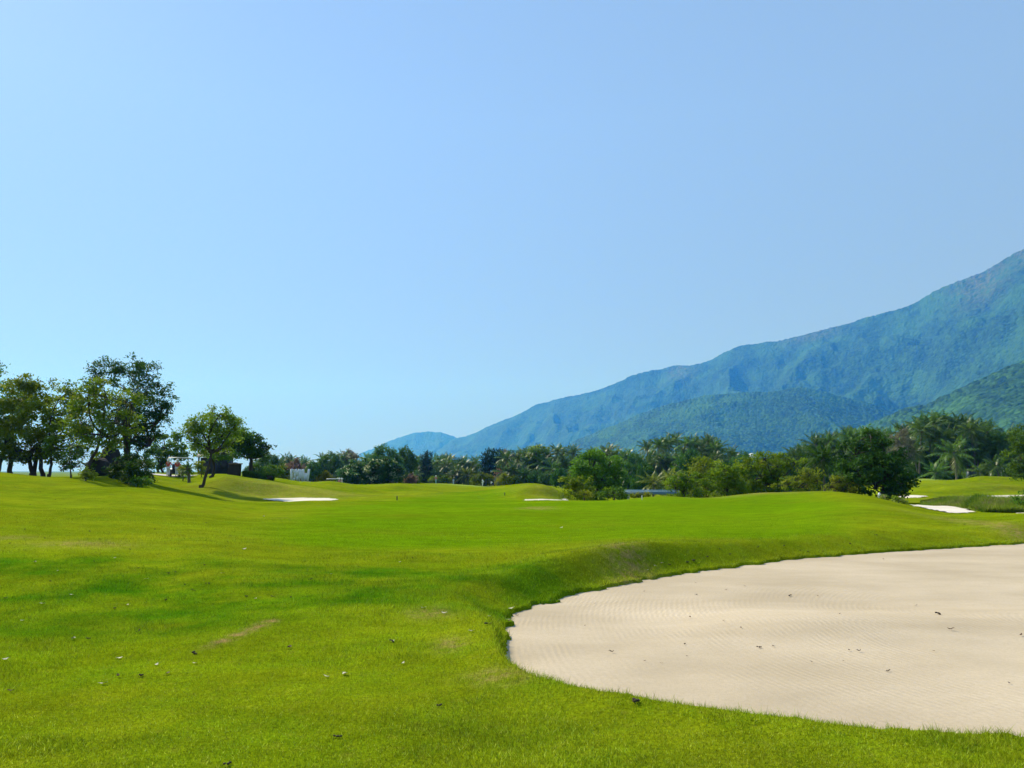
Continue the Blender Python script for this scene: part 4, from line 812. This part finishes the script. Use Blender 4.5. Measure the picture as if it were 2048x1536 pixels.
def letters():
    a_ = on(600, 110); z0 = at(600, 963.5, 110)[2]; o = empty('letter_sign', (a_[0], 110, z0), .1); k = 110/F; Hh = 25*k; D = .28
    # flat strokes: (x0,z0)-(x1,z1) with width, in picture pixels relative to the sign centre / base
    glyphs = {'D': ((-17, 0, -17, 25, 3.2), (-17, 23.4, -12, 22.5, 3.2), (-12.2, 22, -10.4, 16, 3), (-10.4, 17, -10.4, 8, 3), (-10.4, 9, -12.2, 3, 3), (-17, 1.6, -12, 2.5, 3.2)),
              'Y': ((-8.5, 25, -5.2, 11, 3), (-1.8, 25, -5, 11, 3), (-5.1, 12.5, -5.1, 1.6, 3.2)),
              'A': ((-2.6, .5, 1.3, 24, 3), (5.0, .5, 1.6, 24, 3), (-1, 8.0, 3.6, 8.0, 3)),
              'W': ((5.2, 25, 8, 1.5, 3), (11.3, 17, 8.2, 1.5, 2.6), (11.3, 17, 14, 1.5, 2.6), (17.2, 25, 14.4, 1.5, 3))}
    for ch, st in glyphs.items():
        m = MB()
        for i, (x0, y0, x1, y1, w) in enumerate(st):
            w *= 1.35
            L = math.hypot(x1-x0, y1-y0); nx, ny = -(y1-y0)/L*w/2, (x1-x0)/L*w/2; d = D/2-.004*i
            P = [(x*k, s_*d, y*k) for s_ in (-1, 1) for x, y in ((x0+nx, y0+ny), (x0-nx, y0-ny), (x1-nx, y1-ny), (x1+nx, y1+ny))]
            m.add(P, [(0, 1, 2, 3), (7, 6, 5, 4), (0, 4, 5, 1), (1, 5, 6, 2), (2, 6, 7, 3), (3, 7, 4, 0)])
        q = m.obj('letter', GREYW, o); q['label'] = f'tall narrow white letter {ch}'
    tag(o, 'row of tall narrow white standing letters on the far lawn', 'letter sign')
    m = MB(); m.box((0, .1, -.15), (36*k+.3, .6, .3), 0, .02); m.obj('plinth', CONC, o)
letters()
def bridge():
    x0, _, z = at(1246, 982, 92); x1 = at(1356, 980, 92)[0]; o = empty('footbridge', (x0, 92, z-.5)); L = x1-x0
    m = MB(); m.box((L/2, 0, .45), (L, 1.8, .10), 0, .02); m.obj('deck', STEELB, o)
    m = MB(); m.box((L/2, -.85, .25), (L, .12, .26)); m.box((L/2, .85, .25), (L, .12, .26)); m.obj('beam', plain('bridge_beam', (.10, .2, .28), .6), o)
    for s_ in (-.9, .9):
        m = MB(); m.box((L/2, s_, .6), (L, .05, .05))
        for i in range(9): m.box((L*i/8*.98+L*.01, s_, .54), (.05, .045, .12))
        m.obj('kerb_rail', STEELB, o)
    for k in (.06, .94):
        m = MB(); m.box((L*k, 0, -.5), (.5, 1.6, 1.24)); m.obj('pier', CONC, o)
    tag(o, 'long low pale blue footbridge between the bushes', 'footbridge')
bridge()
def building():
    Y = 330; x, _, z = at(1503, 912, Y); g = -2; o = empty('house', (x, Y, g), .1); o.scale = (.45, .45, 1); H = z-g; k = Y/F
    m = MB(); m.box((0, 0, H/2), (5, 7, H)); m.obj('wall', WHITE, o)
    m = MB()
    P = [(-3, -3.9, H), (3, -3.9, H), (3, 3.9, H), (-3, 3.9, H), (0, -3.9, H+1.2), (0, 3.9, H+1.2)]; m.add(P, [(0, 1, 2, 3)]); m.add(P, [(0, 1, 4), (3, 5, 2)]); m.add(P, [(1, 2, 5, 4), (3, 0, 4, 5)])
    m.obj('roof', plain('white_roof', (.7, .72, .74), .4, .06), o)
    for s_ in (-1.2, 1.2):
        m = MB(); m.box((s_, -3.55, H-1.6), (1.1, .12, 1.3)); m.obj('window', DARKM, o)
    tag(o, 'white gabled house glimpsed between palms at the foot of the mountain', 'house')
building()
# golf carts
def cart(loc, rz, label):
    o = empty('golf_cart', loc, rz); body = plain('cart_body', (.03, .04, .07), .35, .1)
    m = MB(); m.box((0, .1, .42), (1.18, 2.2, .24), 0, .04); m.box((0, -.95, .62), (1.0, .5, .34), 0, .05); m.box((0, 1.35, .62), (1.1, .55, .5), 0, .08, .85); m.obj('body', body, o)
    for y in (-.05, .75):
        m = MB(); m.box((0, y, .72), (1.08, .5, .14), 0, .04); m.box((0, y-.26, .98), (1.08, .1, .42), 0, .03); m.obj('seat', plain('seat_vinyl', (.30, .27, .22), .5), o)
    for sx in (-1, 1):
        for y, s_ in ((-.8, 0), (1.15, 0)):
            m = MB(); m.lathe([(.02, -.09), (.2, -.1), (.23, -.07), (.23, .07), (.2, .1), (.02, .09)], (sx*.5, y, .22), 16, 'x'); w = m.obj('wheel', BLACK, o)
            m = MB(); m.lathe([(.02, -.04), (.12, -.035), (.12, .035), (.02, .04)], (sx*.585, y, .22), 12, 'x'); m.obj('hub_cap', WHITE, w)
            m = MB(); m.tube([(sx*.52, y*.9, .7), (sx*.52, y*.82, 1.3), (sx*.5, y*.75, 1.82)], [.022]*3, 6); m.obj('post', DARKM, o)
    m = MB(); m.box((0, .1, 1.88), (1.25, 2.3, .07), 0, .03); m.obj('roof', WHITE, o)
    m = MB(); m.box((0, -1.32, .3), (1.15, .34, .07), 0, .02); m.obj('rear_step', DARKM, o)
    m = MB(); m.tube([(-.45, -1.18, .75), (-.45, -1.22, 1.15), (.45, -1.22, 1.15), (.45, -1.18, .75)], [.02]*4, 6); m.obj('grab_rail', DARKM, o)
    m = MB(); m.lathe([(.02, 1.0), (.17, 1.0), (.175, 1.03), (.02, 1.04)], (0, 0, 0), 16); m.obj('steering_wheel', BLACK, o).location = (-.25, 1.0, .05)
    tag(o, label, 'golf cart'); return o
def golf_bag(loc, col, label):
    o = empty('golf_bag', loc, .1); o.rotation_euler.x = math.radians(10)
    m = MB(); m.lathe([(.01, 0), (.12, 0), (.13, .04), (.12, .4), (.14, .8), (.13, .84), (.01, .82)], (0, 0, 0), 12); m.obj('bag_body', plain('bag_fabric', col, .7), o)
    r = random.Random(3)
    for i in range(5):
        a_ = i*1.25; m = MB(); p = (math.cos(a_)*.07, math.sin(a_)*.07); m.tube([(p[0], p[1], .8), (p[0]*1.3, p[1]*1.3, 1.02)], [.008, .008], 5); m.box((p[0]*1.4, p[1]*1.3, 1.05), (.1, .04, .06), a_, .012); m.obj('club', plain('steel', (.5, .5, .52), .3, .05, metal=1), o)
    m = MB(); m.box((0, -.14, .3), (.16, .07, .28), 0, .02); m.obj('pocket', plain('bag_pocket', tuple(c*.7 for c in col), .7), o)
    tag(o, label, 'golf bag')
# people
def skin_mesh(name, pts, edges, root, mat, sub=1):
    me = bpy.data.meshes.new(name); names = list(pts); me.from_pydata([pts[k][0] for k in names], [(names.index(a_), names.index(b_)) for a_, b_ in edges], [])
    o = bpy.data.objects.new(name, me); sc.collection.objects.link(o)
    md = o.modifiers.new('skin', 'SKIN'); md.use_smooth_shade = True
    for i, k in enumerate(names):
        sv = me.skin_vertices[0].data[i]; rr = pts[k][1]; sv.radius = rr if isinstance(rr, tuple) else (rr, rr); sv.use_root = (k == root)
    s_ = o.modifiers.new('sub', 'SUBSURF'); s_.levels = sub; s_.render_levels = sub
    dg = bpy.context.evaluated_depsgraph_get(); nm = bpy.data.meshes.new_from_object(o.evaluated_get(dg)); bpy.data.objects.remove(o); nm.materials.clear(); nm.materials.append(mat); nm.name = name
    return nm
SKIN = plain('skin', (.42, .25, .16), .55, .06); HAIR = plain('hair', (.012, .010, .009), .6)
def person(loc, rz, pose, shirt, trousers, label, hat=None, sleeve=None, H=1.62, skirt=False):
    o = empty('person', loc, rz); k = H/1.7
    hipz, L = .90*k, 1*k
    if pose == 'bend': ch = (0, -.30, 1.10); nk = (0, -.50, 1.18); hd = (0, -.62, 1.16)
    else: ch = (0, .0, 1.28); nk = (0, -.01, 1.46); hd = (0, -.03, 1.58)
    def T(p): return (p[0]*k, p[1]*k, p[2]*k)
    J = {'pelvis': ((0, 0, .93), (.15, .11)), 'waist': (tuple((np.array((0, 0, .93))+np.array(ch))/2), (.125, .10)), 'chest': (ch, (.165, .115)), 'neckb': (nk, (.06, .06)), 'head': (hd, (.082, .098)), 'crown': (tuple(np.array(hd)+((0, -.07, .05) if pose == 'bend' else (0, .01, .10))), (.07, .075))}
    E = [('pelvis', 'waist'), ('waist', 'chest'), ('chest', 'neckb'), ('neckb', 'head'), ('head', 'crown')]
    for sx, n in ((-1, 'l'), (1, 'r')):
        sp = .10 if pose != 'walk' else .09; fy = {'walk': sx*.22}.get(pose, 0)
        J.update({n+'hip': ((sx*.09, 0, .86), .095), n+'knee': ((sx*sp, -.03+fy*.4, .48), .062), n+'ankle': ((sx*sp, .02+fy, .09), .042), n+'toe': ((sx*(sp+.02), -.14+fy, .035), (.045, .03))})
        E += [('pelvis', n+'hip'), (n+'hip', n+'knee'), (n+'knee', n+'ankle'), (n+'ankle', n+'toe')]
        sh = (ch[0]+sx*.19, ch[1]+(.0 if pose != 'bend' else -.10), ch[2]+(.1 if pose != 'bend' else .02))
        if pose == 'hold': el, wr = (sx*.27, -.12, 1.16), (sx*.16, -.36, 1.16)
        elif pose == 'bend': el, wr = (sx*.17, -.42, .90), (sx*.06, -.44, .68)
        elif pose == 'club': el, wr = (sx*.20, -.14, 1.12), (sx*.05, -.30, .95)
        else: el, wr = (sx*.27, .02, 1.10), (sx*.28, -.06, .86)
        J.update({n+'sho': (sh, .06), n+'elb': (el, .042), n+'wri': (wr, .028)})
        w_ = np.array(wr); d = w_-np.array(el); d /= np.linalg.norm(d); pm = w_+d*.07; J[n+'palm'] = (tuple(pm), (.040, .018))
        E += [('chest', n+'sho'), (n+'sho', n+'elb'), (n+'elb', n+'wri'), (n+'wri', n+'palm')]
        sd_ = np.cross(d, (0, 1, 0.01)); sd_ /= np.linalg.norm(sd_)+1e-9
        for f, (of, ln_) in enumerate(((-.03, .055), (-.01, .07), (.01, .065), (.03, .05))):
            a_ = pm+d*.035+sd_*of; b_ = a_+d*ln_*.6; c_ = b_+d*ln_*.35+np.array((0, -.02, -.015))
            J[f'{n}f{f}a'] = (tuple(a_), .010); J[f'{n}f{f}b'] = (tuple(b_), .009); J[f'{n}f{f}c'] = (tuple(c_), .008); E += [(n+'palm', f'{n}f{f}a'), (f'{n}f{f}a', f'{n}f{f}b'), (f'{n}f{f}b', f'{n}f{f}c')]
        a_ = pm-d*.02-sd_*sx*.045; J[n+'tha'] = (tuple(a_), .012); J[n+'thb'] = (tuple(a_+d*.045-sd_*sx*.01), .010); E += [(n+'palm', n+'tha'), (n+'tha', n+'thb')]
    hb_ = np.array(hd); J['nose'] = (tuple(hb_+(0, -.105, -.005) if pose != 'bend' else hb_+(0, -.05, -.09)), .014); E.append(('head', 'nose'))
    S = {a_: (T(p), tuple(q*k for q in r_) if isinstance(r_, tuple) else r_*k) for a_, (p, r_) in J.items()}
    link('body', skin_mesh('body', S, E, 'pelvis', SKIN), o)
    def sub(keys, grow): return {q: (S[q][0], tuple(v+grow for v in S[q][1]) if isinstance(S[q][1], tuple) else S[q][1]+grow) for q in keys}
    ks = ['pelvis', 'waist', 'chest', 'neckb', 'lsho', 'rsho', 'lelb', 'relb']+(['lwri', 'rwri'] if sleeve else [])
    es = [e_ for e_ in E if e_[0] in ks and e_[1] in ks]; link('shirt', skin_mesh('shirt', sub(ks, .016), es, 'chest', shirt), o)
    kt = ['pelvis', 'lhip', 'rhip', 'lknee', 'rknee', 'lankle', 'rankle']; et = [e_ for e_ in E if e_[0] in kt and e_[1] in kt]
    if skirt:
        m = MB(); m.lathe([(.15, .98), (.19, .85), (.26, .5), (.27, .46), (.25, .47)], (0, 0, 0), 18); m.obj('skirt', trousers, o, True)
    else: link('trousers', skin_mesh('trousers', sub(kt, .02), et, 'pelvis', trousers), o)
    hc = np.array(S['crown'][0])
    if hat:
        m = MB(); m.lathe([(.19, -.035), (.2, -.03), (.125, -.01), (.12, .05), (.10, .09), (.05, .115), (.005, .12)], tuple(hc), 16); m.obj('hat', hat, o, True)
        m = MB(); m.lathe([(.10, -.14), (.108, -.08), (.108, -.02)], tuple(hc+(0, .015, 0)), 14); m.obj('headscarf', hat, o, True)
    else:
        m = MB(); m.lathe([(.096, -.08), (.104, -.02), (.098, .05), (.06, .095), (.005, .105)], tuple(hc+(0, .02, 0)), 14); m.obj('hair', HAIR, o, True)
    tag(o, label, 'person'); return o
RED = plain('red_shirt', (.50, .05, .025), .7); PINK = plain('pink_shirt', (.55, .22, .20), .7); LIL = plain('pale_trousers', (.62, .62, .72), .7, .06)
WCL = plain('white_cloth', (.80, .82, .80), .7, .04); TEAL = plain('teal_trousers', (.22, .45, .42), .7); NAVY = plain('navy_cloth', (.015, .02, .05), .7); PBL = plain('pale_blue_cloth', (.36, .52, .66), .7); TAN = plain('beige_cloth', (.50, .42, .34), .7)
cx, cy, cz = on(347, 77); cart((cx-.02, cy+1.2, cz+.03), -.05, 'dark golf cart with a white roof carrying two caddies at the back')
sx_ = 19/F*76/2
person((at(336.5, 950, 76)[0], 76.2-.25, at(336.5, 952.5, 76)[2]), math.pi, 'hold', RED, LIL, 'person in white hat and red shirt on the left of the golf cart step', hat=WCL, H=1.62)
person((at(355, 950, 76)[0], 76.2-.35, at(355, 952.5, 76)[2]), math.pi+.15, 'hold', RED, LIL, 'person in white hat and red shirt on the right of the golf cart step', hat=WCL, H=1.58)
golf_bag((cx+.0, cy-.05, cz+.42), (.02, .02, .05), 'black golf bag strapped on the golf cart between the two caddies')
golf_bag((cx+.42, cy-.0, cz+.42), (.03, .04, .03), 'dark golf bag at the right rear corner of the golf cart')
cx2 = at(667, 960, 118)[0]; cz2 = at(667, 957.5, 118)[2]-1.9; cart((cx2, 118.5, cz2), -1.1, 'golf cart mostly hidden behind the mound right of the white letters')
person((at(678.5, 960, 116)[0], 116, at(678.5, 957.5, 116)[2]-1.55), 1.2, 'stand', PINK, TAN, 'left of two people by the half hidden golf cart, in pink', hat=WCL, H=1.6)
person((at(685.5, 960, 116)[0], 115.4, at(685.5, 957.5, 116)[2]-1.58), -1.0, 'stand', TAN, TAN, 'right of two people by the half hidden golf cart, in beige', hat=WCL, H=1.62)
person(on(872, 158), .3, 'walk', PINK, TEAL, 'person in white hat, pink shirt and teal trousers walking by the far green', hat=WCL, H=1.62)
person(on(907, 163), 0, 'stand', PBL, PBL, 'person dressed all in pale blue standing at the left end of the far green', H=1.15)
person(on(965, 165), 1.2, 'club', WCL, WCL, 'person in white standing upright on the far green', H=1.65, sleeve=True)
person(on(986, 166), -1.4, 'bend', WCL, NAVY, 'person in white top and dark skirt bending over on the far green', H=1.6, skirt=True, sleeve=True)
def stake(px, py, h, mat, label, r=.05, Y=None):
    x, y, z = ground_at(px, py) if Y is None else on(px, Y); m = MB(); m.lathe([(.005, -.1), (r, -.1), (r, h*.9), (r*.85, h), (.005, h)], (0, 0, 0), 10); o = m.obj('marker_post', mat, smooth=False); o.location = (x, y, z); tag(o, label, 'marker post')
stake(794, 1001, .25, DARKM, 'short black marker post on the fairway left of centre', .032)
stake(1009.5, 991, .22, DARKM, 'short black marker post near the far green', .03)
stake(1284, 1000, .22, WHITE, 'short white marker post in front of the footbridge', .025)
def flag():
    x, y, z = on(2003, 108); o = empty('golf_flag', (x, y, z)); m = MB(); m.tube([(0, 0, -.1), (0, 0, 1.1), (0, 0, 2.1)], [.02]*3, 6); m.obj('pole', WHITE, o)
    t = np.linspace(0, 1, 8); P = []
    for tt_ in t: P += [(tt_*.4, .05*math.sin(tt_*5), 2.08-tt_*.75), (tt_*.4, .05*math.sin(tt_*5), 1.45-tt_*.55)]
    P = np.array(P); P2 = P+np.array((0, .008, 0)); m = MB(); Fq = [(2*i, 2*i+1, 2*i+3, 2*i+2) for i in range(7)]; m.add(P, Fq); m.add(P2, [f[::-1] for f in Fq]); m.obj('flag', WCL, o)
    tag(o, 'white flag on a thin pole on the green at far right', 'flag')
flag()
x, y, z = on(1942, 110); o = empty('bin', (x, y, z)); m = MB(); m.box((0, 0, .55), (1.0, .7, 1.1), .1, .05, .92); m.obj('bin_body', plain('dark_green_plastic', (.02, .05, .06), .5), o)
m = MB(); m.box((0, -.02, 1.13), (1.02, .74, .08), .1, .03); m.obj('lid', DARKM, o); tag(o, 'dark boxy bin beside the single straight palm at far right', 'bin')
hedge(1890, 1928, 108, .5, 1.0, L_DARK, 'low black green hedge at the foot of the single straight palm', 72)
m = MB(); m.lathe([(.01, 0), (.18, .02), (.2, .25), (.14, .42), (.06, .5), (.01, .5)], (0, 0, 0), 10); o = m.obj('white_sack', WHITE, smooth=True); o.location = on(1757, 46); o.scale = (.5, .5, .6); o.location.z = at(1757, 992, 46)[2]-.1; tag(o, 'small white sack lying under the huge dark tree', 'sack')
# ------------------------------------------------------------------ litter on the grass and the sand
def leaf_proto(seed, L, W, mat, curl):
    r = np.random.default_rng(seed); n = 7; t = np.linspace(0, 1, n); w = W*np.sin(t*math.pi*.93+.15)**.8; P = []
    for i in range(n):
        for s_ in (-1, 0, 1): P.append(((t[i]-.5)*L, s_*w[i]*.5, curl*(abs(s_)*.35+(2*t[i]-1)**2)*L*.4+.004+r.normal()*.001))
    P = np.array(P); Fq = []
    for i in range(n-1):
        for j in range(2): a_ = i*3+j; Fq.append((a_, a_+1, a_+4, a_+3))
    m = MB(); m.add(P, Fq); m.add(P+np.array((0, 0, .0015)), [f[::-1] for f in Fq]); m.tube([(L*.45, 0, .01), (L*.7, .005, .012)], [.0012, .001], 4); return m.mesh('fallen_leaf', mat, True)
LW = plain('bleached_leaf', (.66, .62, .48), .8, .15, 20); LBn = plain('brown_leaf', (.10, .055, .03), .8, .3, 20)
LP = [leaf_proto(i, .050, .028, LW, .2+.15*i) for i in range(3)]; DP = [leaf_proto(9+i, .040, .020, LBn, .35+.15*i) for i in range(3)]
def clod(seed):
    r = np.random.default_rng(seed); m = MB()
    for i in range(4):
        q = rock(seed*9+i, (.008, .007, .005), 7); V = q.V[0]+np.array((r.normal()*.010, r.normal()*.008, .003+.002*i)); m.add(V, q.F[0])
    return m.mesh('soil_clod', plain('soil', (.035, .022, .014), .95, .3, 30), True)
CL = [clod(i+1) for i in range(3)]
def scatter(name, meshes, pix, label, cat, group, sc_=1.):
    for px, py, *s_ in pix:
        x, y, z = ground_at(px, py); 
        if sd_big(np.array([x]), np.array([y]))[0] > 0: z = float(sand_z(np.array([x]), np.array([y]))[0])
        k = (s_[0] if s_ else 1)*sc_*random.uniform(.8, 1.2); o = link(name, random.choice(meshes)); o.location = (x, y, z+.008); o.rotation_euler = (random.uniform(-.2, .2), random.uniform(-.2, .2), random.uniform(0, 6.28)); o.scale = (k,)*3
        tag(o, label, cat, group)
scatter('fallen_leaf', LP, [(85, 1211, 1.6), (147, 1280, 1.1), (143, 1192), (239, 1319), (207, 1370, 1.3), (390, 1330), (690, 1351, 1.7), (653, 1356), (846, 1218, 1.3), (888, 1229, 1.5), (943, 1265, 1.2), (806, 1330), (785, 1285), (446, 1149), (511, 1200), (292, 1160), (70, 1126, 1.3), (10, 1323, 1.2), (116, 1144), (44, 1245), (1022, 1219, 1.6), (978, 1235), (527, 1034, 2.5), (488, 1100, 1.8), (662, 1150), (800, 1125), (230, 1118), (255, 1213), (1123, 1057, 2.5), (313, 1333), (1296, 1141, 1.2), (1310, 1136, 1.2), (1324, 1131)],
        'small bleached fallen leaf lying on the grass', 'leaf', 'bleached leaves on the grass', .85)
scatter('fallen_leaf', DP, [(578, 1299, 1.4), (20, 1385, 1.2), (335, 1350), (236, 1356), (1018, 1258), (1034, 1259)], 'curled brown leaf lying on the grass or the bunker rim', 'leaf', 'brown leaves on the grass')
scatter('soil_clod', CL, [(10, 1199), (176, 1280), (279, 1265), (230, 1219), (387, 1310, 1.3), (277, 1138), (337, 1149), (351, 1146), (281, 1355), (413, 1169), (419, 1169), (492, 1196), (583, 1196), (545, 1195), (409, 1131), (179, 1064), (412, 1047), (462, 1073), (188, 1124), (973, 1251, 1.4), (785, 1286), (826, 1117), (1375, 1003+4), (1272, 1408, 1.6), (880, 1416), (675, 1478), (456, 1533), (622, 1160), (386, 1183), (332, 1203), (370, 1172), (100, 1165), (60, 1010), (130, 1018), (30, 975), (80, 985), (110, 1000), (160, 1030), (260, 1100), (90, 1078), (20, 1088), (50, 1060), (200, 1080), (310, 1060), (1385, 1124, 2.2), (1375, 1127, 2), (1517, 1096, 1.4), (1600, 1104, 1.3), (1646, 1105, 1.3), (1616, 1105, 1.3), (1567, 1093, 1.3), (1753, 1072, 1.5), (1930, 1050, 1.6), (1440, 1100, 1.3), (1460, 1110, 1.3), (1340, 1133, 1.4), (1415, 1118, 1.2), (1700, 1090, 1.3)],
        'small dark crumbled clod of soil on the grass', 'clod', 'dark clods on the grass', 1.)
scatter('fallen_leaf', DP, [(1085, 1218), (1058, 1220), (1148, 1206), (1190, 1233, .8), (1289, 1207), (1170, 1284, .8), (1224, 1345, 1.7), (1381, 1265, 1.2), (1448, 1274, .8), (1483, 1291, 1.2), (1681, 1259, 1.1), (1783, 1115, 1.3), (1768, 1136, 1.3), (1834, 1238, 1.1), (1904, 1294, 1.9), (1290, 1365, .8), (1323, 1369, .8), (1375, 1354, .7), (1548, 1331), (1637, 1218), (1700, 1341, 1.2), (1720, 1342, 1.1), (1777, 1389, .8), (1870, 1343, .7), (2045, 1307, 1.3), (1490, 1195, 1.1), (1453, 1204, 1.2), (1625, 1366, .7), (1689, 1365, .6), (1392, 1188, .9), (2022, 1415, .9)],
        'curled brown leaf lying on the big sand bunker', 'leaf', 'brown leaves on the sand', .8)
scatter('soil_clod', CL, [(1579, 1217, 1.3), (1880, 1258, 1.5), (1520, 1333, .9), (1369, 1325, .9), (1394, 1214, .8), (1780, 1387, .7)], 'small dark clod lying on the big sand bunker', 'clod', 'dark clods on the sand')
# ------------------------------------------------------------------ haze
hm = bpy.data.materials.new('haze'); hm.use_nodes = True; n = hm.node_tree.nodes; n.remove(n['Principled BSDF'])
pv = n.new('ShaderNodeVolumePrincipled'); hm.node_tree.links.new(pv.outputs[0], n['Material Output'].inputs['Volume'])
pv.inputs['Color'].default_value = (.045, .265, .90, 1); pv.inputs['Absorption Color'].default_value = (1, 1, 1, 1); pv.inputs['Density'].default_value = .000158; pv.inputs['Anisotropy'].default_value = .3
m = MB(); m.box((0, 5650, 628), (46000, 12000, 1264)); h = m.obj('haze', hm); tag(h, 'thin bluish haze over the golf course and mountain', 'haze', kind='stuff')
